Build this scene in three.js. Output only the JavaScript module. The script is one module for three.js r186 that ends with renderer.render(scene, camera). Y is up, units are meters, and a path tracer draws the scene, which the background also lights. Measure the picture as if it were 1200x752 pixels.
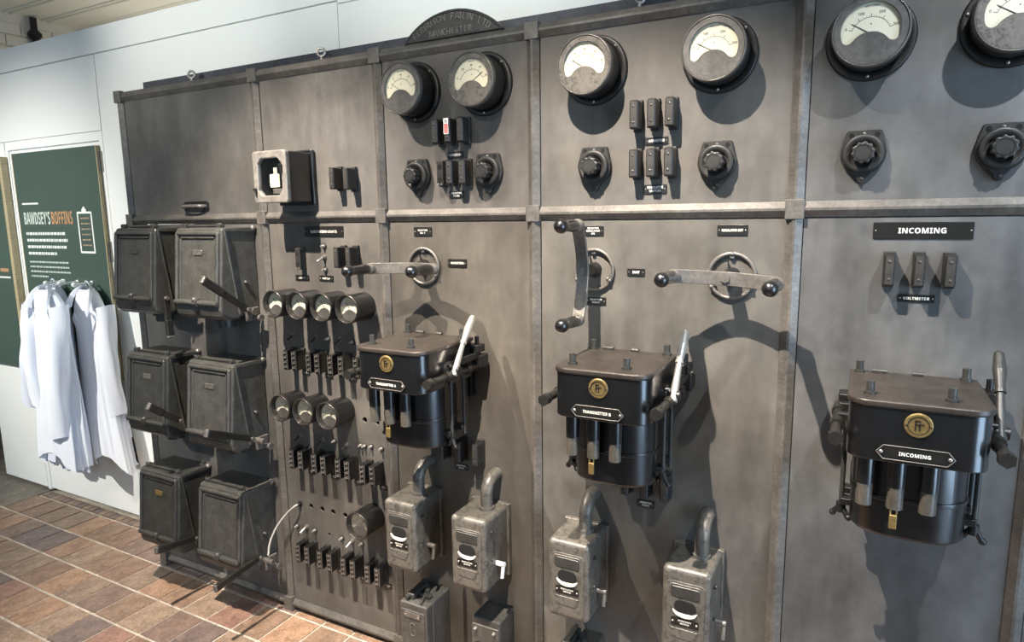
import * as THREE from 'three';
import { RoundedBoxGeometry } from 'three/addons/geometries/RoundedBoxGeometry.js';
import { mergeGeometries } from 'three/addons/utils/BufferGeometryUtils.js';
import { RectAreaLightUniformsLib } from 'three/addons/lights/RectAreaLightUniformsLib.js';

// ------------------------------------------------------------------ camera, sky, big lights, exposure
const scene = new THREE.Scene();
const renderer = new THREE.WebGLRenderer({ antialias: true });
renderer.toneMapping = THREE.LinearToneMapping;
renderer.toneMappingExposure = 1.0;
renderer.shadowMap.enabled = true;
RectAreaLightUniformsLib.init();
const camera = new THREE.PerspectiveCamera(52.13, 1200 / 752, 0.05, 60);
camera.rotation.order = 'YXZ';
camera.position.set(0, 1.5696, 1.7552);
camera.rotation.set(-0.1566, 0.4899, -0.0132);
scene.background = new THREE.Color(0.62, 0.78, 1.0);              // overcast blue sky outside the windows
scene.backgroundIntensity = 1.2;
// daylight entering through the glazed door in the right wall and the added window behind the camera
function daylight(w, h, pos, look, power) {
  const l = new THREE.RectAreaLight(new THREE.Color(0.52, 0.74, 1.0), power, w, h);
  l.position.set(...pos); l.lookAt(...look); scene.add(l);
}
daylight(1.5, 2.1, [2.36, 1.2, 1.5], [0, 1.2, 1.5], 10.0);
daylight(2.6, 1.3, [-2.6, 1.75, 4.16], [-2.6, 1.75, 0], 1.1);
// track spotlights: position, aim, candela, colour, half angle
const SPOT_Y = 3.0, SPOT_Z = 1.12;
const SPOTS = [
  [[-4.75, 2.95, 3.0], [-3.8, 1.0, -0.2], 60, 0xf9f6ee, 0.42],
  [[-2.9, 2.95, 3.0], [-2.55, 2.45, -0.2], 25, 0xfbf7ec, 0.27],  // added wall washer that brightens the upper partition, no known lamp there
  [[-1.2, 2.95, 3.0], [-1.2, 2.5, -0.2], 25, 0xfbf7ec, 0.27],  // another added washer for the upper partition
  [[-1.78, SPOT_Y, SPOT_Z], [-1.74, 0.2, 0], 62, 0xfff2e4, 0.6],
  [[-0.68, SPOT_Y, SPOT_Z], [-0.52, 0.2, 0], 66, 0xfff2e4, 0.57],
  [[0.62, SPOT_Y, SPOT_Z], [0.5, 1.2, 0], 17, 0xeef2f8, 0.62],
];

// ------------------------------------------------------------------ helpers
let seed = 20240611;
const rnd = () => { seed = (seed * 1664525 + 1013904223) >>> 0; return seed / 4294967296; };
const ORD = ['first', 'second', 'third', 'fourth', 'fifth', 'sixth', 'seventh', 'eighth', 'ninth'];
const taken = new Map();
function numbered(n) { const k = taken.get(n) || 0; taken.set(n, k + 1); return k ? n + '_' + String(k).padStart(3, '0') : n; }
function thing(name, label, category, pos = [0, 0, 0], group) {
  const o = new THREE.Group(); o.name = numbered(name); o.position.set(...pos);
  o.userData = { label, category }; if (group) o.userData.group = group;
  scene.add(o); return o;
}
function struct(name, pos = [0, 0, 0]) {
  const o = new THREE.Group(); o.name = numbered(name); o.position.set(...pos); o.userData = { kind: 'structure' }; scene.add(o); return o;
}
const flat = (g) => { g = g.index ? g.toNonIndexed() : g; for (const k of Object.keys(g.attributes)) if (!['position', 'normal', 'uv'].includes(k)) g.deleteAttribute(k); return g; };
function join(list) { return list.length === 1 ? flat(list[0]) : mergeGeometries(list.map(flat)); }
function uvm(g) {                                                   // uv in metres, projected along each face's main axis
  const p = g.attributes.position, n = g.attributes.normal, uv = new Float32Array(p.count * 2);
  for (let i = 0; i < p.count; i += 3) {
    let ax = 0, ay = 0, az = 0;
    for (let k = 0; k < 3; k++) { ax += n.getX(i + k); ay += n.getY(i + k); az += n.getZ(i + k); }
    ax = Math.abs(ax); ay = Math.abs(ay); az = Math.abs(az);
    for (let k = 0; k < 3; k++) {
      const j = i + k, x = p.getX(j), y = p.getY(j), z = p.getZ(j);
      const a = az >= ax && az >= ay ? [x, y] : ax >= ay ? [z, y] : [x, z];
      uv[j * 2] = a[0]; uv[j * 2 + 1] = a[1];
    }
  }
  g.setAttribute('uv', new THREE.BufferAttribute(uv, 2)); return g;
}
function part(parent, name, geoms, mat, opt = {}) {
  let g = Array.isArray(geoms) ? join(geoms) : flat(geoms);
  if (!opt.keepUV) g = uvm(g);
  const m = new THREE.Mesh(g, mat); m.name = name; if (opt.label) m.userData.label = opt.label;
  if (opt.at) m.position.set(...opt.at);
  if (opt.rot) m.rotation.set(...opt.rot);
  if (opt.stuff) m.userData.kind = 'stuff';
  parent.add(m); return m;
}
const box = (w, h, d, x = 0, y = 0, z = 0, r = 0, s = 2) => (r ? new RoundedBoxGeometry(w, h, d, s, Math.min(r, w / 2.01, h / 2.01, d / 2.01)) : new THREE.BoxGeometry(w, h, d)).translate(x, y, z);
const cylY = (r, h, x = 0, y = 0, z = 0, n = 20, r2 = r) => new THREE.CylinderGeometry(r2, r, h, n).translate(x, y, z);
const cylZ = (r, h, x = 0, y = 0, z = 0, n = 20, r2 = r) => new THREE.CylinderGeometry(r2, r, h, n).rotateX(Math.PI / 2).translate(x, y, z + h / 2);   // starts at z, r2 at the far end
const cylX = (r, h, x = 0, y = 0, z = 0, n = 20) => new THREE.CylinderGeometry(r, r, h, n).rotateZ(Math.PI / 2).translate(x, y, z);
const lathe = (pts, n = 40) => new THREE.LatheGeometry(pts.map((p) => new THREE.Vector2(p[0], p[1])), n).rotateX(Math.PI / 2);   // axis along z
const ball = (r, x = 0, y = 0, z = 0, n = 16) => new THREE.SphereGeometry(r, n, Math.ceil(n * 0.7)).translate(x, y, z);
function tube(pts, r, n = 24, s = 10, closed = false) { return new THREE.TubeGeometry(new THREE.CatmullRomCurve3(pts.map((p) => new THREE.Vector3(...p)), closed, 'centripetal'), n, r, s, closed); }
function poly(pts) { const s = new THREE.Shape(); pts.forEach((p, i) => (i ? s.lineTo(p[0], p[1]) : s.moveTo(p[0], p[1]))); s.closePath(); return s; }
function ext(shape, d, bevel = 0, seg = 2, curve = 16) {            // extruded along z from 0 to d, the outline kept by the bevel offset
  return new THREE.ExtrudeGeometry(shape, { depth: d - 2 * bevel, bevelEnabled: bevel > 0, bevelSize: bevel, bevelThickness: bevel, bevelOffset: -bevel, bevelSegments: seg, curveSegments: curve }).translate(0, 0, bevel);
}
// profile given as (z, y), extruded across x and centred
const side = (pts, w, bevel = 0, seg = 2) => ext(poly(pts.map(([z, y]) => [-z, y])), w, bevel, seg).rotateY(Math.PI / 2).translate(-w / 2, 0, 0);
function rrect(w, h, r) {
  const s = new THREE.Shape(), a = w / 2, b = h / 2;
  s.moveTo(-a + r, -b); s.lineTo(a - r, -b); s.absarc(a - r, -b + r, r, -Math.PI / 2, 0); s.lineTo(a, b - r); s.absarc(a - r, b - r, r, 0, Math.PI / 2);
  s.lineTo(-a + r, b); s.absarc(-a + r, b - r, r, Math.PI / 2, Math.PI); s.lineTo(-a, -b + r); s.absarc(-a + r, -b + r, r, Math.PI, Math.PI * 1.5); return s;
}
const circlePath = (r, x = 0, y = 0) => { const p = new THREE.Path(); p.absarc(x, y, r, 0, Math.PI * 2, true); return p; };
const disc = (r) => { const s = new THREE.Shape(); s.absarc(0, 0, r, 0, Math.PI * 2); return s; };
const ring = (ro, ri, d, bevel = 0) => { const s = disc(ro); s.holes.push(circlePath(ri)); return ext(s, d, bevel, 2, 32); };
const bar = (a, b, r, n = 12) => {                                  // round bar between two points
  const A = new THREE.Vector3(...a), B = new THREE.Vector3(...b), L = A.distanceTo(B);
  const g = new THREE.CylinderGeometry(r, r, L, n); g.translate(0, L / 2, 0);
  g.applyQuaternion(new THREE.Quaternion().setFromUnitVectors(new THREE.Vector3(0, 1, 0), B.clone().sub(A).normalize())); return g.translate(...a);
};

// ------------------------------------------------------------------ noise textures
function lattice(n) { const a = new Float32Array(n * n); for (let i = 0; i < a.length; i++) a[i] = rnd(); return a; }
function noiseField(S, octaves) {                                   // tileable value noise, octaves: [cells, weight]
  const out = new Float32Array(S * S); let tot = 0;
  for (const [c, w, cy = c] of octaves) {
    tot += w; const L = new Float32Array(c * cy); for (let i = 0; i < L.length; i++) L[i] = rnd();
    for (let y = 0; y < S; y++) {
      const fy = (y / S) * cy, y0 = Math.floor(fy), ty = fy - y0, sy = ty * ty * (3 - 2 * ty), r0 = (y0 % cy) * c, r1 = ((y0 + 1) % cy) * c;
      for (let x = 0; x < S; x++) {
        const fx = (x / S) * c, x0 = Math.floor(fx), tx = fx - x0, sx = tx * tx * (3 - 2 * tx), c0 = x0 % c, c1 = (x0 + 1) % c;
        out[y * S + x] += w * ((L[r0 + c0] * (1 - sx) + L[r0 + c1] * sx) * (1 - sy) + (L[r1 + c0] * (1 - sx) + L[r1 + c1] * sx) * sy);
      }
    }
  }
  for (let i = 0; i < out.length; i++) out[i] /= tot;
  return out;
}
function tex(S, fn, metres, color = true) {
  const d = new Uint8Array(S * S * 4);
  for (let i = 0; i < S * S; i++) { const c = fn(i); for (let k = 0; k < 3; k++) d[i * 4 + k] = Math.max(0, Math.min(255, (Array.isArray(c) ? c[k] : c) * 255)); d[i * 4 + 3] = 255; }
  const t = new THREE.DataTexture(d, S, S); t.wrapS = t.wrapT = THREE.RepeatWrapping; t.magFilter = THREE.LinearFilter; t.minFilter = THREE.LinearMipmapLinearFilter; t.generateMipmaps = true;
  t.repeat.set(1 / metres, 1 / metres); if (color) t.colorSpace = THREE.SRGBColorSpace; t.needsUpdate = true; return t;
}
const mix = (a, b, t) => a + (b - a) * t, mix3 = (a, b, t) => a.map((v, k) => mix(v, b[k], t));
const sm = (a, b, x) => { const t = Math.max(0, Math.min(1, (x - a) / (b - a))); return t * t * (3 - 2 * t); };
const nCoarse = noiseField(1024, [[5, 1], [11, 0.8], [23, 0.6], [60, 0.4], [160, 0.25]]);
const nSmear = noiseField(1024, [[30, 1, 6], [70, 0.7, 14], [150, 0.5, 40]]);
const nFine = noiseField(512, [[64, 1], [128, 1], [256, 0.8]]);
const nSpot = noiseField(512, [[14, 1], [34, 0.9], [80, 0.6]]);
const nSpot2 = noiseField(512, [[9, 1], [26, 0.8], [64, 0.7], [140, 0.5]]);
const tPanel = tex(1024, (i) => { const v = 0.86 + 0.5 * (nCoarse[i] - 0.5) + 0.22 * (nSmear[i] - 0.5); return [v * 1.0, v * 0.985, v * 0.96]; }, 1.7);
const tPanelR = tex(1024, (i) => { const v = 0.62 + 0.35 * (nCoarse[i] - 0.5) + 0.2 * (nSmear[i] - 0.5); return [v, v, v]; }, 1.7, false);
const tFine = tex(512, (i) => nFine[i], 0.12, false);
const tCast = tex(512, (i) => nSpot[i] * 0.6 + nFine[i] * 0.4, 0.16, false);
const tWear = tex(512, (i) => { const v = 0.8 + 0.45 * (nSpot2[i] - 0.5); return [v, v, v]; }, 0.3);
const tChip = tex(512, (i) => { const a = sm(0.56, 0.62, nSpot2[i]), b = sm(0.6, 0.64, nSpot[(i * 7) % nSpot.length]); const v = mix(0.8 + 0.22 * (nSpot[i] - 0.5), 0.52, Math.min(1, a * 0.7 + b * 0.08)); return [v, v * 0.985, v * 0.96]; }, 0.16);
const tTile = tex(512, (i) => { const v = 0.82 + 0.5 * (nSpot2[i] - 0.5) + 0.25 * (nFine[i] - 0.5); return [v, v * 0.98, v * 0.96]; }, 0.31);
const tConc = tex(512, (i) => { const v = 0.8 + 0.35 * (nSpot2[i] - 0.5) + 0.25 * (nFine[i] - 0.5); return [v, v, v]; }, 0.9);
const tCloth = tex(512, (i) => 0.5 + 0.5 * Math.sin((i % 512) * 0.8) * Math.sin(Math.floor(i / 512) * 0.8), 0.05, false);
const nBrush = noiseField(512, [[8, 1, 256], [16, 0.7, 128], [40, 0.5]]);
const tBrush = tex(512, (i) => { const v = 0.82 + 0.3 * (nBrush[i] - 0.5); return [v, v, v]; }, 0.2);

// ------------------------------------------------------------------ materials
const std = (o) => new THREE.MeshStandardMaterial(o), phy = (o) => new THREE.MeshPhysicalMaterial(o);
const M = {
  panel: std({ color: 0x686664, map: tPanel, roughnessMap: tPanelR, roughness: 1.0, metalness: 0.05, bumpMap: tFine, bumpScale: 0.00025 }),
  mould: std({ color: 0x7c7770, map: tWear, roughness: 0.42, metalness: 0.25, bumpMap: tFine, bumpScale: 0.0002 }),
  frame: std({ color: 0x54565e, map: tWear, roughness: 0.5, metalness: 0.2 }),
  black: std({ color: 0x232323, map: tWear, roughness: 0.42, metalness: 0.1, bumpMap: tCast, bumpScale: 0.0003 }),
  rod: std({ color: 0x35332f, map: tWear, roughness: 0.42, metalness: 0.3 }),
  gloss: phy({ color: 0x151516, map: tWear, roughness: 0.33, metalness: 0.1, clearcoat: 0.85, clearcoatRoughness: 0.16, bumpMap: tFine, bumpScale: 0.0002 }),
  bakelite: std({ color: 0x33322f, map: tWear, roughness: 0.48, bumpMap: tFine, bumpScale: 0.0002 }),
  carrier: std({ color: 0x2c2b2a, map: tWear, roughness: 0.4, bumpMap: tFine, bumpScale: 0.0002 }),
  carrierFace: std({ color: 0x4a4743, map: tWear, roughness: 0.4 }),
  cast: std({ color: 0x605f5a, map: tWear, roughness: 0.38, metalness: 0.22, bumpMap: tCast, bumpScale: 0.0006 }),
  castDark: std({ color: 0x484844, map: tWear, roughness: 0.4, metalness: 0.18, bumpMap: tCast, bumpScale: 0.0006 }),
  chip: std({ color: 0x7c7973, map: tChip, roughness: 0.4, metalness: 0.2, bumpMap: tCast, bumpScale: 0.0008 }),
  meterBlack: phy({ color: 0x131313, roughness: 0.32, clearcoat: 0.4, clearcoatRoughness: 0.2 }),
  meter: std({ color: 0x2a2826, map: tWear, roughness: 0.4, metalness: 0.15, bumpMap: tFine, bumpScale: 0.0002 }),
  bezel: std({ color: 0x77736d, map: tBrush, roughness: 0.36, metalness: 0.5 }),
  smallBezel: std({ color: 0x4f4c48, map: tBrush, roughness: 0.3, metalness: 0.6 }),
  mask: std({ color: 0x7b7771, map: tChip, roughness: 0.45, metalness: 0.2 }),
  maskPlain: std({ color: 0x6f6c67, map: tWear, roughness: 0.4, metalness: 0.2 }),
  steel: std({ color: 0xb9b3aa, map: tBrush, roughness: 0.36, metalness: 0.75 }),
  bright: std({ color: 0xd8d4cc, roughness: 0.28, metalness: 0.8 }),
  wornSteel: std({ color: 0x8f8a83, map: tWear, roughness: 0.42, metalness: 0.5 }),
  brass: std({ color: 0xb69a63, map: tBrush, roughness: 0.36, metalness: 0.7 }),
  plate: std({ color: 0x161513, roughness: 0.38 }),
  hole: std({ color: 0x070706, roughness: 0.9 }),
  cream: std({ color: 0xefe9d2, roughness: 0.55 }),
  needle: std({ color: 0x181818, roughness: 0.5 }),
  glass: phy({ color: 0xffffff, transmission: 1, thickness: 0, roughness: 0.04, ior: 1.45 }),
  white: std({ color: 0xe7e9e6, roughness: 0.6 }),
  whiteWall: std({ color: 0xecefec, roughness: 0.62, bumpMap: tConc, bumpScale: 0.0004 }),
  greyWall: std({ color: 0x8f8f8c, roughness: 0.7 }),
  brickPaint: std({ color: 0xdcd9cf, roughness: 0.7, bumpMap: tCast, bumpScale: 0.001 }),
  ceilPaint: std({ color: 0xeeebdf, roughness: 0.65 }),
  grout: std({ color: 0xe0d5c4, map: tConc, roughness: 0.85 }),
  concrete: std({ color: 0x8d857a, map: tConc, roughness: 0.85, bumpMap: tCast, bumpScale: 0.001 }),
  cloth: phy({ color: 0xeceff6, roughness: 0.85, sheen: 0.3, bumpMap: tCloth, bumpScale: 0.0001, side: THREE.DoubleSide }),
  clothBlue: phy({ color: 0xe2e8f5, roughness: 0.85, sheen: 0.3, bumpMap: tCloth, bumpScale: 0.0001, side: THREE.DoubleSide }),
  button: std({ color: 0xb4b6bd, roughness: 0.4 }),
  green: std({ color: 0x3f5249, roughness: 0.38 }),
  wood: std({ color: 0xcdbd97, map: tBrush, roughness: 0.55 }),
  skirt: std({ color: 0x4a4744, roughness: 0.6 }),
  cord: std({ color: 0xa8a39a, roughness: 0.5 }),
  track: std({ color: 0x202124, roughness: 0.45, metalness: 0.3 }),
  porcelain: std({ color: 0x5c574e, map: tWear, roughness: 0.35 }),
  red: std({ color: 0xb9463a, roughness: 0.5 }),
};
const tileMats = [0xa78c77, 0x9d8572, 0xaf917a, 0x947f73, 0x877873, 0xb5957c, 0xa38e7c, 0x9a806e, 0xa68576, 0xae9884].map((c) => std({ color: c, map: tTile, roughness: 0.5, bumpMap: tCast, bumpScale: 0.0008 }));

// ------------------------------------------------------------------ lettering
function canvasTex(w, h, draw) {
  const c = document.createElement('canvas'); c.width = w; c.height = h; const g = c.getContext('2d'); draw(g, w, h);
  const t = new THREE.CanvasTexture(c); t.colorSpace = THREE.SRGBColorSpace; return t;
}
function fit(g, s, cx, cy, maxW, px, font = 'bold', fam = 'sans-serif') {
  g.font = `${font} ${px}px ${fam}`; const w = g.measureText(s).width; const k = Math.min(1, maxW / w);
  g.save(); g.translate(cx, cy); g.scale(k, 1); g.textAlign = 'center'; g.textBaseline = 'middle'; g.fillText(s, 0, 0); g.restore();
}
const plateMats = new Map();
function plateMat(lines, aspect, fill = 0.5) {
  const key = lines.join('|') + aspect.toFixed(2) + fill;
  if (!plateMats.has(key)) {
    const w = 256, h = Math.max(32, Math.round(w / aspect));
    plateMats.set(key, std({ roughness: 0.38, map: canvasTex(w, h, (g) => {
      g.fillStyle = '#191815'; g.fillRect(0, 0, w, h); g.fillStyle = '#e9e5da';
      const px = (h * fill) / lines.length; lines.forEach((s, k) => fit(g, s, w / 2, h / 2 + (k - (lines.length - 1) / 2) * px * 1.12, w * 0.72, px * 1.02));
    }) }));
  }
  return plateMats.get(key);
}
function facePlane(w, h, x, y, z) { return new THREE.PlaneGeometry(w, h).translate(x, y, z); }
function labelPlate(lines, x, y, w, h, label, fill = 0.5, z = 0) {
  const t = thing('label_plate', label, 'label', [x, y, z]);
  part(t, 'plate', ext(rrect(w, h, 0.002), 0.003, 0.0006), M.plate);
  if (lines.length) part(t, 'lettering', facePlane(w - 0.0015, h - 0.0015, 0, 0, 0.0034), plateMat(lines, w / h, fill), { keepUV: true });
  for (const s of [-1, 1]) part(t, 'screw', lathe([[0, 0.0046], [0.0015, 0.0044], [0.002, 0.003]], 10).translate(s * (w / 2 - 0.005), 0, 0), M.steel);
  return t;
}

// ------------------------------------------------------------------ the room
const ROOM = { x0: -6.0, x1: 2.4, z0: -3.0, z1: 4.2, h: 3.2 };
const PW = -0.215;                                                   // face of the white partition behind the switchboard
{
  const f = struct('floor');
  part(f, 'slab', box(ROOM.x1 - ROOM.x0 + 0.4, 0.12, ROOM.z1 - ROOM.z0 + 0.4, (ROOM.x0 + ROOM.x1) / 2, -0.066, (ROOM.z0 + ROOM.z1) / 2), M.grout);
  const PX = 0.1485, PZ = 0.183, GX = 0.0088, GZ = 0.0115;
  const tg = [0, 1, 2].map((k) => {
    const w = PX - GX, d = PZ - GZ, c = 0.0025, j = 0.0006 * k;
    const g = new THREE.BufferGeometry(), a = w / 2, b = d / 2, v = [[-a, -0.02, -b], [a, -0.02, -b], [a, -0.02, b], [-a, -0.02, b], [-a, -c, -b], [a, -c, -b], [a, -c, b], [-a, -c, b], [-a + c, -j, -b + c], [a - c, 0, -b + c], [a - c, 0, b - c], [-a + c, -j, b - c]];
    const q = [[8, 11, 10, 9], [4, 8, 9, 5], [5, 9, 10, 6], [6, 10, 11, 7], [7, 11, 8, 4], [0, 4, 5, 1], [1, 5, 6, 2], [2, 6, 7, 3], [3, 7, 4, 0]], pos = [];
    for (const [p, r, s, t] of q) for (const n of [p, r, s, p, s, t]) pos.push(...v[n]);
    g.setAttribute('position', new THREE.Float32BufferAttribute(pos, 3)); g.computeVertexNormals();
    return uvm(g);
  });
  const uvShift = [0, 1, 2, 3].flatMap((s) => tg.map((g) => { const h = g.clone(), u = h.attributes.uv; for (let i = 0; i < u.count; i++) u.setXY(i, u.getX(i) + s * 0.083, u.getY(i) + s * 0.057); return h; }));
  const rest = [];
  for (let i = -16; i < 30; i++) for (let k = -1; k < 23; k++) {
    const x = -1.935 + PX * (i + 0.5), z = 0.031 + PZ * (k + 0.5);
    if (x > ROOM.x1 - 0.08 || x < -4.3 || z > ROOM.z1 - 0.1) continue;
    const g = uvShift[Math.floor(rnd() * uvShift.length)], m = tileMats[Math.floor(rnd() * tileMats.length)], dy = -0.0012 * rnd();
    if (k < 8 && i < 10) { const o = new THREE.Mesh(g, m); o.name = 'tile'; o.position.set(x, dy, z); f.add(o); } else { const c = g.clone(); c.translate(x, dy, z); rest.push(c); }
  }
  const r = part(f, 'far_tiles', [mergeGeometries(rest)], tileMats[0], { keepUV: true, stuff: true });
  // narrow upright edging tiles along the foot of the partition
  const eg = uvm(flat(box(0.046, 0.03, 0.052, 0, -0.005, 0, 0.003, 1)));
  for (let i = 0; i < 58; i++) { const o = new THREE.Mesh(eg, [tileMats[3], tileMats[4], tileMats[6]][i % 3]); o.name = 'edging_tile'; o.position.set(-4.14 + i * 0.051, -0.006 - 0.002 * rnd(), -0.184); f.add(o); }
  part(f, 'concrete_patch', box(1.9, 0.02, 3.02, -5.13, -0.0085, -1.49), M.concrete);
  part(f, 'concrete_strip', box(1.72, 0.02, 4.1, -5.14, -0.0095, 2.08), M.concrete);
}
{
  const c = struct('ceiling');
  part(c, 'boarding', box(ROOM.x1 - ROOM.x0 + 0.4, 0.1, ROOM.z1 - ROOM.z0 + 0.4, (ROOM.x0 + ROOM.x1) / 2, ROOM.h + 0.05, (ROOM.z0 + ROOM.z1) / 2), M.ceilPaint);
  for (let k = 0; k < 9; k++) for (const s of [-0.022, 0.022]) part(c, 'bead', cylX(0.013, 8.4, -1.8, ROOM.h, -2.82 + k * 0.27 + s, 10), M.ceilPaint);
  const wl = struct('wall_left');
  part(wl, 'masonry', box(0.2, ROOM.h, 7.4, ROOM.x0 - 0.112, ROOM.h / 2, 0.6), M.brickPaint);
  const bg = uvm(flat(box(0.03, 0.079, 0.222, 0, 0, 0, 0.004, 1)));
  for (let r = 0; r < 8; r++) for (let k = 0; k < 10; k++) { const o = new THREE.Mesh(bg, M.brickPaint); o.name = 'brick'; o.position.set(ROOM.x0 - 0.013 + 0.002 * rnd(), 2.46 + r * 0.0885, -2.9 + k * 0.231 + (r % 2) * 0.115); wl.add(o); }
  const bl = struct('baseboard_left'); part(bl, 'board', box(0.02, 0.16, 7.2, ROOM.x0 + 0.01, 0.08, 0.6, 0.004), M.skirt);
  const wr = struct('wall_rear'); part(wr, 'masonry', box(8.8, ROOM.h, 0.2, -1.8, ROOM.h / 2, ROOM.z0 - 0.1), M.brickPaint);
  // right wall with a glazed door, outside the frame
  const wR = struct('wall_right');
  part(wR, 'masonry', [box(0.2, ROOM.h, 3.75, 2.5, ROOM.h / 2, -1.125), box(0.2, ROOM.h, 1.95, 2.5, ROOM.h / 2, 3.225), box(0.2, 0.95, 1.5, 2.5, 2.725, 1.5)], M.greyWall);
  const dr = struct('door_2', [2.46, 0, 1.5]);
  part(dr, 'frame', [box(0.06, 2.25, 0.07, 0, 1.125, -0.715), box(0.06, 2.25, 0.07, 0, 1.125, 0.715), box(0.06, 0.07, 1.5, 0, 2.215, 0), box(0.06, 0.12, 1.5, 0, 0.06, 0), box(0.06, 0.05, 1.4, 0, 1.1, 0)], M.white);
  part(dr, 'pane', box(0.006, 2.1, 1.38, 0, 1.14, 0), M.glass);
  // wall behind the camera, its unseen wide window added for cool fill
  const wf = struct('wall_front');
  part(wf, 'masonry', [box(8.8, 1.1, 0.2, -1.8, 0.55, 4.3), box(8.8, 0.8, 0.2, -1.8, 2.8, 4.3), box(2.3, 1.3, 0.2, -5.05, 1.75, 4.3), box(3.9, 1.3, 0.2, 0.65, 1.75, 4.3)], M.greyWall);
  const wn = struct('added_window_1', [-2.6, 1.75, 4.26]);
  part(wn, 'frame', [box(2.6, 0.06, 0.06, 0, 0.62, 0), box(2.6, 0.06, 0.06, 0, -0.62, 0), ...[-1.27, 0, 1.27].map((x) => box(0.06, 1.2, 0.06, x, 0, 0))], M.white);
  part(wn, 'pane', box(2.5, 1.2, 0.006), M.glass);
}
{
  // white boarded partition, its boards with narrow open joints
  const w = struct('wall_back'), T = 0.09;
  const board = (x0, x1, y0, y1) => part(w, 'board', box(x1 - x0, y1 - y0, T, (x0 + x1) / 2, (y0 + y1) / 2, PW - T / 2, 0.0012, 1), M.whiteWall);
  const g = 0.003, top = 2.483;
  part(w, 'core', box(7.05, 2.46, T - 0.02, -1.145, 1.25, PW - T / 2 - 0.004), M.whiteWall);
  board(-4.67, -1.765, 2.367, top); board(-1.762, 0.4, 2.355, top); board(0.4 + g, 2.4, 2.355, top);
  board(-4.67, -3.29 - g, 2.013, 2.365 - g); board(-4.67, -4.2, 0.02, 2.01);
  board(-3.287, -1.765, 0.02, 2.365 - g); board(-1.762, 0.4, 0.02, 2.352); board(0.4 + g, 2.4, 0.02, 2.352);
  const d = struct('door_1');
  part(d, 'architrave', [box(0.9, 0.045, T, -3.74, 1.9885, PW - T / 2, 0.002, 1), box(0.032, 1.96, T, -3.306, 0.99, PW - T / 2, 0.002, 1), box(0.034, 1.96, T, -4.18, 0.99, PW - T / 2, 0.002, 1)], M.whiteWall);
  const leaf = part(d, 'door_leaf', box(0.836, 1.935, 0.05, -3.742, 0.99, PW - 0.027, 0.002, 1), M.whiteWall);
  for (const y of [1.865, 1.425, 0.42]) {
    const h = part(d, 'hinge', [box(0.026, 0.1, 0.004, -3.318, y, PW + 0.002, 0.001, 1), cylY(0.0055, 0.1, -3.322, y, PW + 0.006, 10)], M.steel, { label: 'steel butt hinge on white door' });
  }
}
// dark drop pipe on the far brick wall
{
  const t = thing('pipe', 'dark vertical pipe with collar on the far white brick wall', 'pipe', [-5.955, 0, -1.36]);
  part(t, 'pipe_run', cylY(0.024, 3.18, 0, 1.6, 0, 14), M.track);
  part(t, 'collar', [cylY(0.05, 0.03, 0, 3.06, 0, 14), cylY(0.036, 0.06, 0, 3.06, 0, 14)], M.track);
}
// batten lamp hanging in the room behind the partition, below its top edge
{
  const t = thing('batten_lamp', 'white batten lamp hanging behind the white partition', 'lamp', [-4.6, 2.3, -1.75]);
  part(t, 'housing', box(1.5, 0.05, 0.08, 0, -0.04, 0, 0.006, 1), M.white);
  part(t, 'tube_lamp', cylX(0.016, 1.44, 0, 0.012, 0, 14), std({ color: 0xffffff, emissive: 0xfff3dc, emissiveIntensity: 4 }));
  for (const q of [-0.5, 0.5]) part(t, 'suspension_rod', cylY(0.004, 0.86, q, 0.44, 0, 8), M.white);
  const L = new THREE.RectAreaLight(0xfff8ea, 24, 1.44, 0.06); L.position.set(-4.6, 2.335, -1.75); L.lookAt(-4.6, 4, -1.75); scene.add(L);
}
// track and spotlights hanging from the ceiling, two of them added wall washers
{
  for (const [x, z, w, label] of [[-0.6, SPOT_Z, 4.0, 'black lighting track in front of the switchboard'], [-3.2, 3.0, 4.8, 'black lighting track in front of the display boards']]) {
    const tr = thing('lighting_track', label, 'track', [x, ROOM.h - 0.02, z], 'ceiling lighting tracks');
    part(tr, 'rail', box(w, 0.035, 0.034, 0, 0, 0, 0.003, 1), M.track);
  }
  SPOTS.forEach(([pos, aim, cd, col, half], i) => {
    const t = thing('track_spotlight', ORD[i] + ' black track spotlight counted from the display boards', 'spotlight', pos, 'spotlights along the ceiling tracks');
    const dir = new THREE.Vector3(...aim).sub(new THREE.Vector3(...pos)).normalize();
    const q = new THREE.Quaternion().setFromUnitVectors(new THREE.Vector3(0, 0, 1), dir), st = ROOM.h - 0.0375 - pos[1];
    part(t, 'stem', cylY(0.009, st, 0, st / 2, 0, 10), M.track);
    const h = part(t, 'lamp_head', lathe([[0.02, -0.1], [0.045, -0.09], [0.05, 0], [0.05, 0.05], [0.046, 0.05], [0.044, 0.03], [0, 0.028]], 28), M.track); h.quaternion.copy(q);
    const e = part(t, 'lamp_face', cylZ(0.042, 0.004, 0, 0, 0.0305, 24), std({ color: 0xffffff, emissive: col, emissiveIntensity: 3 })); e.quaternion.copy(q);
    const L = new THREE.SpotLight(col, cd, 0, half, 1.0, 2);
    L.position.set(...pos).addScaledVector(dir, 0.06); L.target.position.set(...aim); L.shadow.radius = 0.6; L.castShadow = true;
    scene.add(L, L.target);
  });
}

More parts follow.
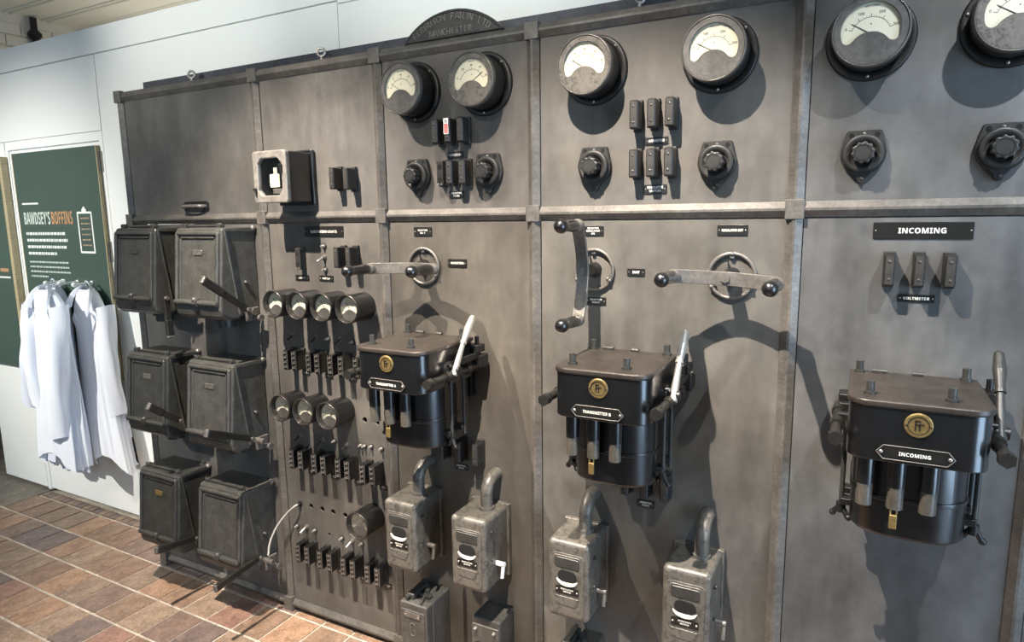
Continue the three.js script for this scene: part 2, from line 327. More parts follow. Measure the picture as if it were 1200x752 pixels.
// ------------------------------------------------------------------ the switchboard
const DX = [-2.774, -1.976, -1.416, -0.855, -0.15, 0.357, 0.9], YT = 2.085, YM = 1.58, YB = 0.03;
const HOLES = [[-1.89, 0.469], [-1.833, 0.47], [-1.775, 0.47], [-1.72, 0.47], [-1.659, 0.469], [-1.746, 0.373, 0.007], [-1.541, 0.858], [-1.485, 0.857]];
{
  const s = thing('switchboard', 'tall dark grey steel switchboard with panels framed by moulded strips', 'switchboard');
  const n = DX.length - 1, zt = 0.008;
  // sheet greys differ slightly; the browner third lower one has light falloff painted in
  const tint = (c) => { const m = M.panel.clone(); m.color.set(c); return m; };
  const sheetTone = [[0x666563, 0x6b6966, 0x676461, 0x6a6865, 0x676767, 0x676767].map(tint), [0x666563, 0x696662, 0x5b5751, 0x666460, 0x656667, 0x656667].map(tint)];
  for (let i = 0; i < n; i++) for (const [y0, y1] of [[YM - 0.0185, YT + 0.01], [0.012, YM - 0.0215]]) {
    const x0 = DX[i] + (i ? 0.0212 : 0), x1 = DX[i + 1] + 0.0185, w = x1 - x0, h = y1 - y0, cx = (x0 + x1) / 2, cy = (y0 + y1) / 2;
    const sh = poly([[-w / 2, -h / 2], [w / 2, -h / 2], [w / 2, h / 2], [-w / 2, h / 2]]);
    if (i === 1 && y0 < 1) for (const [hx, hy, r = 0.0105] of HOLES) sh.holes.push(circlePath(r, hx - cx, hy - cy));
    part(s, 'panel_sheet', ext(sh, zt).translate(cx, cy, -zt), sheetTone[y0 < 1 ? 1 : 0][i]);
  }
  // moulded strips: a low ridge in section
  const W = 0.019, D = 0.015, prof = [[-W, -0.002], [W, -0.002], [W, 0.003], [0.003, D], [-0.003, D], [-W, 0.003]];
  const strip = (len) => ext(poly(prof), len);                       // along z
  for (const y of [YT, YM, YB]) for (let i = 0; i < n; i++) part(s, 'rail', strip(DX[i + 1] - DX[i] - 0.042).rotateX(Math.PI / 2).rotateZ(Math.PI / 2), M.mould, { at: [DX[i] + 0.021, y, 0] });
  for (let i = 0; i <= n; i++) for (const [y0, y1] of [[YM, YT], [YB, YM]]) part(s, 'mullion', strip(y1 - y0 - 0.042).rotateX(Math.PI / 2), M.mould, { at: [DX[i], y1 - 0.021, 0] });
  for (let i = 0; i <= n; i++) for (const y of [YT, YM]) part(s, 'corner_block', box(0.043, 0.047, 0.02, DX[i], y, 0.008, 0.0015, 1), M.mould);
  for (let i = 0; i <= n; i++) part(s, 'foot_block', box(0.043, 0.06, 0.024, DX[i], 0.03, 0.01, 0.0015, 1), M.mould);
  // supporting angle irons behind
  part(s, 'top_angle', [box(3.66, 0.034, 0.006, -0.85, 2.125, -0.045), box(3.66, 0.006, 0.05, -0.85, 2.139, -0.07)], M.frame);
  for (let i = 0; i <= n; i++) part(s, 'back_post', [box(0.006, 2.1, 0.05, DX[i] + (i ? 0 : 0.004), 1.05, -0.033), box(0.05, 2.1, 0.006, DX[i] + (i ? 0 : 0.026), 1.05, -0.011)], M.frame);
  part(s, 'hole_backing', box(0.5, 1.4, 0.012, -1.69, 0.85, -0.06), M.hole);  // added dark sheet that stops light behind, so the holes stay black
  for (const x of [-2.323, -1.655, -0.55]) part(s, 'eye_bolt', [new THREE.TorusGeometry(0.013, 0.0045, 8, 20).rotateY(0.5).translate(x, 2.128, -0.004), cylY(0.005, 0.02, x, 2.109, -0.004, 8)], M.steel);
}
// arched maker's plate on the top rail, raised letters
{
  const t = thing('maker_plate', 'arched cast iron maker plate with raised lettering on top rail', 'plate', [-1.123, 2.105, 0.0]);
  const a = 0.178, hh = 0.077, R = (a * a + hh * hh) / (2 * hh), s = new THREE.Shape();
  s.moveTo(-a, 0); s.lineTo(a, 0); const th = Math.asin(a / R); s.absarc(0, hh - R, R, Math.PI / 2 - th, Math.PI / 2 + th); 
  part(t, 'plate', ext(s, 0.012, 0.0025), M.castDark);
  const rim = []; for (let k = 0; k <= 30; k++) { const u = Math.PI / 2 - th * 0.985 + (2 * th * 0.985 * k) / 30; rim.push([Math.cos(u) * (R - 0.006), hh - R + Math.sin(u) * (R - 0.006), 0.012]); }
  part(t, 'rim', tube(rim, 0.003, 40, 6), M.castDark);
  const { FontLoader } = await import('three/addons/loaders/FontLoader.js'); const { TextGeometry } = await import('three/addons/geometries/TextGeometry.js');
  const font = await new FontLoader().loadAsync('fonts/droid/droid_sans_bold.typeface.json');
  const glyph = (c, h) => new TextGeometry(c, { font, size: h, depth: 0.003, curveSegments: 3, bevelEnabled: false });
  const line = (str, h, sx, place) => {
    let w = 0; const adv = [...str].map((c) => (c === ' ' ? 0.45 : c === 'I' ? 0.4 : 0.82) * h * sx), L = adv.reduce((p, q) => p + q, 0), out = [];
    [...str].forEach((c, k) => { const u = w + adv[k] / 2 - L / 2; w += adv[k]; if (c === ' ') return; const g = glyph(c, h); g.computeBoundingBox(); const b = g.boundingBox; g.translate(-(b.min.x + b.max.x) / 2, 0, 0); g.scale(sx, 1, 1); place(g, u); out.push(g); });
    return out;
  };
  const r2 = R - 0.029;
  const l1 = line('FERGUSON  PAILIN  LTD', 0.019, 1.0, (g, u) => { const an = u / r2; g.translate(0, r2, 0.0115).rotateZ(-an).translate(0, hh - R, 0); });
  const l2 = line('MANCHESTER', 0.0175, 1.05, (g, u) => g.translate(u, 0.007, 0.0115));
  part(t, 'lettering', [...l1, ...l2], M.mould);
}
// ------------------------------------------------------------------ dial instruments
const dialMats = new Map();
function dialMat(word, nums) {
  if (!dialMats.has(word + nums)) dialMats.set(word + nums, std({ roughness: 0.55, map: canvasTex(256, 256, (g) => {
    g.fillStyle = '#cfc9b1'; g.fillRect(0, 0, 256, 256); g.strokeStyle = '#3c3a33'; g.fillStyle = '#3c3a33';
    g.lineWidth = 2; g.beginPath(); g.arc(128, 150, 78, Math.PI * 1.12, Math.PI * 1.88); g.stroke();
    for (let k = 0; k <= 20; k++) { const a = Math.PI * (1.12 + 0.76 * k / 20), r = k % 5 ? 85 : 92; g.lineWidth = k % 5 ? 1 : 2.5; g.beginPath(); g.moveTo(128 + 78 * Math.cos(a), 150 + 78 * Math.sin(a)); g.lineTo(128 + r * Math.cos(a), 150 + r * Math.sin(a)); g.stroke(); }
    g.textAlign = 'center'; g.textBaseline = 'middle'; g.font = 'bold 16px sans-serif';
    nums.forEach((s, k) => { const a = Math.PI * (1.12 + 0.76 * k / (nums.length - 1)); g.fillText(s, 128 + 103 * Math.cos(a), 150 + 103 * Math.sin(a)); });
    g.font = 'bold 13px sans-serif'; if (word) g.fillText(word, 128, 26); g.beginPath(); g.arc(128, 100, 3, 0, 7); g.fill();
  }) }));
  return dialMats.get(word + nums);
}
function dialFace(r) { const g = new THREE.CircleGeometry(r, 40); return g; }
function maskShape(r, q = 0.8) {                                   // round face plate with a kidney-shaped scale opening
  const s = disc(r), t = q * r, k = new THREE.Path(), a0 = -0.24;
  k.moveTo(Math.cos(a0) * t, Math.sin(a0) * t); k.absarc(0, 0, t, a0, Math.PI - a0, false);
  k.bezierCurveTo(-t * 0.93, -0.44 * t, -t * 0.74, -0.52 * t, -t * 0.58, -0.34 * t);
  k.bezierCurveTo(-t * 0.42, -0.14 * t, -t * 0.24, -0.06 * t, 0, -0.06 * t);
  k.bezierCurveTo(t * 0.24, -0.06 * t, t * 0.42, -0.14 * t, t * 0.58, -0.34 * t);
  k.bezierCurveTo(t * 0.74, -0.52 * t, t * 0.93, -0.44 * t, Math.cos(a0) * t, Math.sin(a0) * t);
  s.holes.push(k); return s;
}
function bigMeter(x, y, label, word, nums, ang, mask) {
  const t = thing('panel_meter', label, 'meter', [x, y, 0], 'large round panel meters');
  part(t, 'flange', lathe([[0, 0.004], [0.074, 0.004], [0.0745, 0.012], [0.087, 0.012], [0.0905, 0.009], [0.0915, 0.003], [0.0915, 0]], 56), M.meter);
  for (const a of [0.75, 2.85, 4.7]) part(t, 'screw', lathe([[0, 0.0155], [0.003, 0.015], [0.004, 0.012]], 10).translate(Math.cos(a) * 0.082, Math.sin(a) * 0.082, 0), M.steel);
  part(t, 'case', lathe([[0.072, 0.008], [0.0745, 0.02], [0.0755, 0.074], [0.074, 0.078], [0.07, 0.078]], 56), M.meter);
  part(t, 'bezel', lathe([[0.076, 0.074], [0.0768, 0.08], [0.0755, 0.0875], [0.0735, 0.089], [0.0715, 0.0882], [0.071, 0.08]], 56), M.bezel);
  part(t, 'dial', dialFace(0.0635).translate(0, 0, 0.0795), dialMat(word, nums), { keepUV: true });
  part(t, 'mask', ext(maskShape(0.0714), 0.005, 0.0008, 1, 24).translate(0, 0, 0.0822), mask ? M.mask : M.maskPlain);
  part(t, 'needle', box(0.0011, 0.044, 0.0012, 0, 0.022, 0, 0).rotateZ(ang).translate(0, -0.006, 0.0806), M.needle);
  part(t, 'glass', lathe([[0, 0.0828], [0.06, 0.0826]], 40), M.glass);
  return t;
}
const num = [['0', '20', '40', '60', '80'], ['0', '100', '200', '300'], ['0', '5', '10', '15', '20']];
bigMeter(-1.264, 1.959, 'round panel meter beside the arched maker plate, close to the mullion', 'AMPERES', num[2], 1.0, 0);
bigMeter(-1.014, 1.959, 'round panel meter beneath the arched maker plate, mottled lower cover', 'VOLTS', num[0], -1.0, 1);
bigMeter(-0.669, 1.959, 'round panel meter above six plain fuses, near the maker plate', 'VOLTS', num[0], 1.0, 1);
bigMeter(-0.341, 1.959, 'round panel meter above six plain fuses, farther from the maker plate', 'VOLTS', num[1], 1.05, 0);
bigMeter(-0.013, 1.955, 'round panel meter above the INCOMING plate, whole dial in view', 'AMPERES', num[1], 1.0, 0);
bigMeter(0.244, 1.955, 'round panel meter above the INCOMING plate, cut by picture edge', 'VOLTS', num[0], 1.0, 1);

function smallMeter(x, y, label, group, ang) {
  const t = thing('small_meter', label, 'meter', [x, y, 0], group);
  part(t, 'case', lathe([[0.049, 0], [0.049, 0.086], [0.047, 0.09], [0.044, 0.09]], 44), M.meterBlack);
  part(t, 'bezel', lathe([[0.049, 0.084], [0.0505, 0.088], [0.0505, 0.094], [0.048, 0.0965], [0.0458, 0.0955], [0.044, 0.088], [0.044, 0.072]], 44), M.smallBezel);
  part(t, 'dial', dialFace(0.0436).translate(0, 0, 0.0735), dialMat('', ['0', '1', '2', '3']), { keepUV: true });
  part(t, 'mask', ext(maskShape(0.0434, 0.95), 0.003, 0.0006, 1, 20).translate(0, 0, 0.0745), M.maskPlain);
  part(t, 'needle', box(0.0014, 0.03, 0.001, 0, 0.015, 0).rotateZ(ang).translate(0, -0.004, 0.0755), M.needle);
  part(t, 'glass', lathe([[0, 0.0905], [0.044, 0.0902]], 36), M.glass);
}
[-1.86, -1.745, -1.63, -1.515].forEach((x, k) => smallMeter(x, 1.272, ORD[k] + ' small round meter from the cast boxes in the row of four', 'small meters in a row of four', 0.6));
[-1.862, -1.748, -1.633].forEach((x, k) => smallMeter(x, 0.885, ORD[k] + ' small round meter from the cast boxes in the row of three', 'small meters in a row of three', -0.7));
smallMeter(-1.519, 0.497, 'lone small round meter beside a grey isolator and row of holes', undefined, -0.6);

// ------------------------------------------------------------------ fuses
function fuse(x, y, label, group, kind) {
  // kind: plain (cover on), contacts (metal contacts in the face), empty (base without its carrier)
  const t = thing('fuse_block', label, 'fuse', [x, y, 0], group);
  part(t, 'base', box(0.024, 0.082, 0.012, 0, 0, 0.006, 0.002, 1), M.bakelite);
  if (kind === 'empty') {
    part(t, 'body', [box(0.024, 0.076, 0.02, 0, 0, 0.02, 0.003, 1)], M.bakelite);
    for (const s of [-0.019, 0.019]) part(t, 'socket', cylZ(0.0075, 0.002, 0, s, 0.0295, 14), M.hole);
    part(t, 'terminal', [box(0.006, 0.006, 0.004, -0.006, -0.034, 0.031, 0.001, 1), box(0.006, 0.006, 0.004, 0.006, -0.034, 0.031, 0.001, 1)], M.steel);
    return t;
  }
  if (kind === 'plain') {
    part(t, 'carrier', [side([[0.01, -0.034], [0.044, -0.0365], [0.05, -0.033], [0.05, 0.033], [0.044, 0.0365], [0.01, 0.034]], 0.022, 0.0022, 1)], M.carrier);
    part(t, 'face', ext(rrect(0.016, 0.064, 0.002), 0.0016, 0.0005, 1).translate(0, 0, 0.0492), M.carrierFace);
    for (const s of [-0.02, 0.02]) part(t, 'screw', lathe([[0, 0.0525], [0.003, 0.052], [0.004, 0.0505]], 10).translate(0, s, 0), M.carrierFace);
    return t;
  }
  part(t, 'carrier', [side([[0.01, -0.036], [0.05, -0.038], [0.05, 0.036], [0.014, 0.038]], 0.022, 0.0015, 1)], M.gloss);
  for (const s of [-0.027, -0.009, 0.009, 0.026]) part(t, 'contact', [box(0.013, 0.005, 0.003, -0.002, s, 0.051, 0.001, 1), cylZ(0.0025, 0.003, 0.002, s + 0.006, 0.0505, 8)], M.steel);
  for (const q of [-1, 1]) part(t, 'rim', box(0.0025, 0.07, 0.003, q * 0.0098, 0, 0.051, 0.0008, 1), M.wornSteel);
  return t;
}
fuse(-1.591, 1.707, 'black fuse block on upper panel, the one closer to glass-fronted relay', 'pair of fuses beside the relay', 'plain');
fuse(-1.53, 1.703, 'black fuse block on upper panel, the one farther from glass-fronted relay', 'pair of fuses beside the relay', 'plain');
fuse(-1.591, 1.441, 'worn fuse block under the SUBSTATION LIGHTS plate, partly behind the crank grip', 'pair of fuses under the lights plate', 'plain');
fuse(-1.537, 1.441, 'fuse block above the crank grip, beside the worn one', 'pair of fuses under the lights plate', 'plain');
fuse(-1.79, 1.433, 'empty fuse base with two dark sockets below the relay', undefined, 'empty');
const rowFuses = (xs, y, row, g) => xs.forEach((x, k) => fuse(x, y, ORD[k] + ' fuse block from the cast boxes in the ' + row, g, k === 4 && g.includes('upper') ? 'contacts' : 'contacts'));
rowFuses([-1.862, -1.82, -1.747, -1.706, -1.643, -1.594, -1.525], 1.059, 'row under the four small meters', 'upper row of paired fuses');
rowFuses([-1.867, -1.821, -1.752, -1.707, -1.635, -1.592, -1.52, -1.476], 0.674, 'row under the three small meters', 'middle row of paired fuses');
rowFuses([-1.867, -1.82, -1.753, -1.705, -1.636, -1.591, -1.521, -1.475], 0.29, 'lowest row near the floor', 'lowest row of paired fuses');
['first', 'second', 'third'].forEach((o, k) => {
  const x3 = -1.169 + k * 0.0455, x4 = -0.545 + k * 0.0465;
  const f = fuse(x3, 1.83, k === 1 ? 'black fuse block bearing a red and white sticker' : (k ? 'plain black fuse block beyond' : 'plain black fuse block before') + ' the one with the red sticker', 'upper three fuses under the maker plate meters', 'plain');
  if (k === 1) part(f, 'sticker', facePlane(0.017, 0.046, 0, 0.012, 0.0532), std({ roughness: 0.5, map: canvasTex(64, 160, (g) => { g.fillStyle = '#efe9e4'; g.fillRect(0, 0, 64, 160); g.fillStyle = '#c4473c'; g.fillRect(7, 56, 50, 96); g.fillStyle = '#2a2522'; g.fillRect(18, 14, 9, 34); g.fillRect(31, 22, 16, 9); g.fillRect(36, 34, 12, 12); g.fillStyle = '#e8b2aa'; for (let q = 0; q < 7; q++) g.fillRect(13, 64 + q * 12, 38, 4); }) }), { keepUV: true, label: 'red and white warning sticker' });
  fuse(x3 + 0.003, 1.707, k ? o + ' fuse block after the empty base, between two rotary switches' : 'empty fuse base between two rotary switches under the red sticker', 'lower three fuses between rotary switches', k ? 'plain' : 'empty');
  fuse(x4, 1.829, o + ' of the upper three plain fuses above the AMMETER plate, from maker plate', 'upper three plain fuses', 'plain');
  fuse(x4, 1.705, o + ' of the lower three plain fuses above the REGULATOR MOTOR plate, from maker plate', 'lower three plain fuses', 'plain');
  fuse(0.057 + k * 0.058, 1.44, o + ' of the three spaced fuses below the INCOMING plate', 'three fuses below the incoming plate', 'plain');
  fuse(-1.184 + k * 0.066, 0.82, o + ' dark fuse hidden below the tank of TRANSMITTER A breaker', 'fuses below the first breaker', 'plain');
  fuse(-0.555 + k * 0.056, 0.82, o + ' dark fuse hidden below the tank of TRANSMITTER B breaker', 'fuses below the second breaker', 'plain');
});
// small lettered plates below the paired fuses
[[1.004, [-1.812, -1.698, -1.586], 'row under the four small meters'], [0.617, [-1.813, -1.699, -1.584, -1.468], 'row under the three small meters'], [0.234, [-1.812, -1.697, -1.583, -1.467], 'lowest row near the floor']].forEach(([y, xs, row]) => xs.forEach((x, k) => labelPlate(['LIGHTS', 'No. ' + (k + 1)], x, y, 0.036, 0.017, ORD[k] + ' tiny lettered plate under paired fuses in the ' + row, 0.62)));
labelPlate(['SUBSTATION LIGHTS'], -1.684, 1.529, 0.182, 0.037, 'black plate reading SUBSTATION LIGHTS half in the relay shadow', 0.34);
labelPlate(['LIGHTS'], -1.801, 1.362, 0.066, 0.02, 'small framed plate under the empty fuse base', 0.5);
labelPlate(['SWITCH'], -1.684, 1.363, 0.066, 0.02, 'small framed plate under the column of studs', 0.5);
labelPlate(['SELECTOR', 'No. 1'], -1.257, 1.528, 0.07, 0.029, 'small two-line plate above the horizontal crank of TRANSMITTER A', 0.56);
labelPlate(['TRANSMITTER A'], -1.128, 1.429, 0.07, 0.026, 'small one-line plate beside the crank ring of TRANSMITTER A', 0.36);
labelPlate(['SELECTOR', 'REGULATOR', 'ON'], -0.672, 1.529, 0.062, 0.027, 'three-line plate beside the top of the upright crank', 0.8);
labelPlate(['DAY'], -0.546, 1.416, 0.05, 0.021, 'tiny plate reading DAY between the two cranks', 0.5);
labelPlate(['REGULATOR OUT'], -0.295, 1.53, 0.075, 0.027, 'one-line plate above the ring of the sloping crank', 0.36);
labelPlate(['SELECTOR', 'NIGHT'], -0.662, 1.331, 0.06, 0.022, 'two-line plate beside the lower arm of the upright crank', 0.7);
labelPlate(['VOLTMETER'], 0.116, 1.374, 0.074, 0.018, 'black plate reading VOLTMETER under three spaced fuses', 0.52);
labelPlate(['INCOMING'], 0.117, 1.5285, 0.194, 0.038, 'wide black plate reading INCOMING at the head of panel', 0.46);
labelPlate(['AMMETER'], -0.496, 1.764, 0.062, 0.02, 'plate reading AMMETER under the upper three plain fuses', 0.5);
labelPlate(['REGULATOR', 'MOTOR'], -0.497, 1.639, 0.062, 0.025, 'plate reading REGULATOR MOTOR under the lower three plain fuses', 0.72);
labelPlate(['AMMETER'], -1.125, 1.762, 0.056, 0.02, 'plate below the fuse with the red sticker', 0.5);
labelPlate(['VOLTMETER', 'FUSES'], -1.124, 1.642, 0.054, 0.022, 'two-line plate below the empty fuse base and its neighbours', 0.72);
labelPlate(['AMMETER', 'FUSES'], -1.133, 0.753, 0.05, 0.022, 'dark plate in the shade below TRANSMITTER A breaker', 0.72);
labelPlate(['AMMETER', 'FUSES'], -0.506, 0.749, 0.05, 0.022, 'dark plate in the shade below TRANSMITTER B breaker', 0.72);

// ------------------------------------------------------------------ rotary switches
function rotary(x, y, label, turn) {
  const t = thing('rotary_switch', label, 'switch', [x, y, 0], 'rotary selector switches');
  const s = new THREE.Shape();
  s.moveTo(-0.031, 0.052); s.quadraticCurveTo(-0.036, 0.052, -0.037, 0.046); s.lineTo(-0.046, 0.012); s.absarc(0, 0, 0.047, Math.PI - 0.25, Math.PI * 1.36, false);
  s.lineTo(-0.011, -0.054); s.absarc(0, -0.056, 0.011, Math.PI, Math.PI * 2, false); s.lineTo(0.02, -0.042); s.absarc(0, 0, 0.047, -0.36 * Math.PI, 0.25, false); s.lineTo(0.037, 0.046); s.quadraticCurveTo(0.036, 0.052, 0.031, 0.052); s.closePath();
  part(t, 'backplate', ext(s, 0.016, 0.002, 1), M.bakelite);
  for (const a of [-1, 1]) part(t, 'screw_hole', cylZ(0.0058, 0.0012, a * 0.026, 0.0415, 0.0155, 12), M.hole);
  part(t, 'screw', lathe([[0, 0.0195], [0.003, 0.019], [0.004, 0.016]], 10).translate(0, 0.044, 0), M.steel);
  part(t, 'lug_screw', lathe([[0, 0.0185], [0.004, 0.018], [0.005, 0.016]], 10).translate(0, -0.056, 0), M.bakelite);
  part(t, 'body', lathe([[0.043, 0.014], [0.043, 0.026], [0.04, 0.03], [0.03, 0.031], [0.029, 0.022], [0, 0.022]], 40), M.bakelite);
  const k = new THREE.Shape(); for (let i = 0; i <= 80; i++) { const a = (i / 80) * Math.PI * 2, r = 0.0232 + 0.0016 * Math.cos(10 * a); i ? k.lineTo(r * Math.cos(a), r * Math.sin(a)) : k.moveTo(r, 0); }
  const kn = part(t, 'knob', ext(k, 0.032, 0.003, 2), M.bakelite, { at: [0, 0, 0.024], rot: [0, 0, turn] });
  part(kn, 'knob_cap', ring(0.0175, 0.0155, 0.0012).translate(0, 0, 0.0318), M.carrier);
}
rotary(-1.264, 1.703, 'rotary switch between the mullion and the empty fuse base', 0.1);
rotary(-1.004, 1.707, 'rotary switch beneath the mottled meter by maker plate', 0.3);
rotary(-0.666, 1.705, 'rotary switch beside the lower plain fuses, nearer the arched maker plate', 0.2);
rotary(-0.338, 1.7, 'rotary switch beside the lower plain fuses, farther from the maker plate', 0.5);
rotary(-0.0115, 1.703, 'rotary switch above the wide INCOMING plate', 0.15);
rotary(0.247, 1.7, 'rotary switch at the picture edge beyond the INCOMING plate', 0.4);

// ------------------------------------------------------------------ crank handles on dial rings
function crank(x, y, turn, label, half = 0.12) {
  const t = thing('crank_handle', label, 'crank', [x, y, 0], 'two-armed crank handles');
  part(t, 'dial_ring', [new THREE.TorusGeometry(0.057, 0.0052, 10, 48).translate(0, 0, 0.007)], M.wornSteel);
  for (const a of [1.57, 3.66, 5.76]) part(t, 'stop', [bar([Math.cos(a) * 0.05, Math.sin(a) * 0.05, 0.007], [Math.cos(a) * 0.046, Math.sin(a) * 0.046, 0.007], 0.006), lathe([[0, 0.017], [0.004, 0.0165], [0.005, 0.012]], 10).translate(Math.cos(a) * 0.057, Math.sin(a) * 0.057, 0)], M.wornSteel);
  part(t, 'pointer', ext(poly([[-0.006, 0], [0.006, 0], [0, 0.044]]), 0.004).translate(0, 0, 0.01).rotateZ(0.25), M.black);
  part(t, 'spindle', [cylZ(0.022, 0.03, 0, 0, 0, 24, 0.017), cylZ(0.016, 0.055, 0, 0, 0.025, 20)], M.black);
  const s = new THREE.Group(); s.name = 'arm'; 
  // bent flat bar: the middle lies closer to the panel than its ends
  const path = [], N = 16; for (let k = 0; k <= N; k++) { const u = -1 + (2 * k) / N; path.push([u * half, 0.084 + 0.037 * Math.pow(Math.abs(u), 1.7)]); }
  const g = poly([...path.map(([u, z]) => [u, z]), ...path.slice().reverse().map(([u, z]) => [u, z + 0.009])]);
  const wdt = 0.034, strap = ext(g, wdt, 0.001, 1).translate(0, 0, -wdt / 2).rotateX(Math.PI / 2).scale(1, -1, 1);
  { const p = strap.attributes.position; const ix = []; for (let i = 0; i < p.count; i += 3) { const a = [p.getX(i + 1), p.getY(i + 1), p.getZ(i + 1)]; p.setXYZ(i + 1, p.getX(i + 2), p.getY(i + 2), p.getZ(i + 2)); p.setXYZ(i + 2, ...a); } strap.computeVertexNormals(); }
  const arm = part(t, 'arm', [strap, cylZ(0.018, 0.0105, -half, 0, 0.1215, 24), cylZ(0.018, 0.0105, half, 0, 0.1215, 24), cylZ(0.011, 0.008, 0, 0, 0.09, 6)], M.wornSteel, { rot: [0, 0, turn] });
  for (const e of [-1, 1]) {
    const p = [e * half, 0];
    const gr = part(arm, 'grip', lathe([[0, 0.252], [0.009, 0.2505], [0.016, 0.243], [0.0185, 0.232], [0.0165, 0.222], [0.0135, 0.212], [0.0145, 0.19], [0.0165, 0.165], [0.0155, 0.146], [0.012, 0.141]], 24).translate(p[0], p[1], 0), M.gloss);
    part(arm, 'ferrule', lathe([[0.0145, 0.143], [0.016, 0.14], [0.0175, 0.133], [0.0175, 0.13]], 24).translate(p[0], p[1], 0), M.steel);
  }
  return t;
}
crank(-1.255, 1.417, 0.02, 'level crank handle with black grips above the TRANSMITTER A breaker');
crank(-0.292, 1.414, -0.05, 'slightly sloping crank handle casting an arched shadow on panel');
crank(-0.668, 1.42, Math.PI / 2 + 0.01, 'upright crank handle with grips above and below its ring', 0.126);

// ------------------------------------------------------------------ glass-fronted relay
{
  const t = thing('relay', 'glass-fronted relay in a black case with a pale front frame', 'relay', [-1.79, 1.716, 0]);
  part(t, 'back_flange', box(0.172, 0.19, 0.018, 0, 0, 0.009, 0.006), M.gloss);
  part(t, 'case', [box(0.006, 0.165, 0.1, -0.073, 0, 0.065, 0.002, 1), box(0.006, 0.165, 0.1, 0.073, 0, 0.065, 0.002, 1), box(0.15, 0.006, 0.1, 0, 0.08, 0.065, 0.002, 1), box(0.15, 0.006, 0.1, 0, -0.08, 0.065, 0.002, 1)], M.gloss);
  const f = rrect(0.158, 0.174, 0.012), hole = new THREE.Path(); { const a = 0.056, b = 0.062, c = 0.018; hole.moveTo(-a + c, -b); hole.lineTo(-a, -b + c); hole.lineTo(-a, b - c); hole.lineTo(-a + c, b); hole.lineTo(a - c, b); hole.lineTo(a, b - c); hole.lineTo(a, -b + c); hole.lineTo(a - c, -b); hole.closePath(); } f.holes.push(hole);
  part(t, 'front_frame', ext(f, 0.018, 0.004, 2).translate(0, 0, 0.114), std({ color: 0xa8a299, map: tWear, roughness: 0.4, metalness: 0.35 }));
  part(t, 'pane', box(0.118, 0.13, 0.003, 0, 0, 0.121), M.glass);
  part(t, 'catch', [box(0.016, 0.008, 0.006, 0.056, 0.036, 0.135, 0.002, 1), side([[0.132, 0.036], [0.137, 0.036], [0.136, 0.012]], 0.007).translate(0.06, 0, 0)], M.black);
  part(t, 'catch', [box(0.016, 0.008, 0.006, -0.072, -0.04, 0.135, 0.002, 1), side([[0.132, -0.04], [0.137, -0.04], [0.136, -0.066]], 0.007).translate(-0.066, 0, 0)], M.black);
  part(t, 'mechanism', [box(0.13, 0.02, 0.03, 0, -0.045, 0.05, 0.003), box(0.05, 0.06, 0.04, -0.01, 0.03, 0.04, 0.004), cylZ(0.012, 0.03, 0.03, -0.035, 0.06), box(0.006, 0.03, 0.03, 0.032, -0.045, 0.085)], M.wornSteel);
  part(t, 'card', ext(rrect(0.046, 0.044, 0.004), 0.002).translate(0.004, -0.012, 0.112), std({ color: 0xcfcda8, roughness: 0.6 }), { label: 'pale yellow relay card' });
  part(t, 'card_tab', ext(rrect(0.018, 0.024, 0.003), 0.002).translate(0.008, 0.02, 0.111), std({ color: 0x9a988c, roughness: 0.6 }));
}
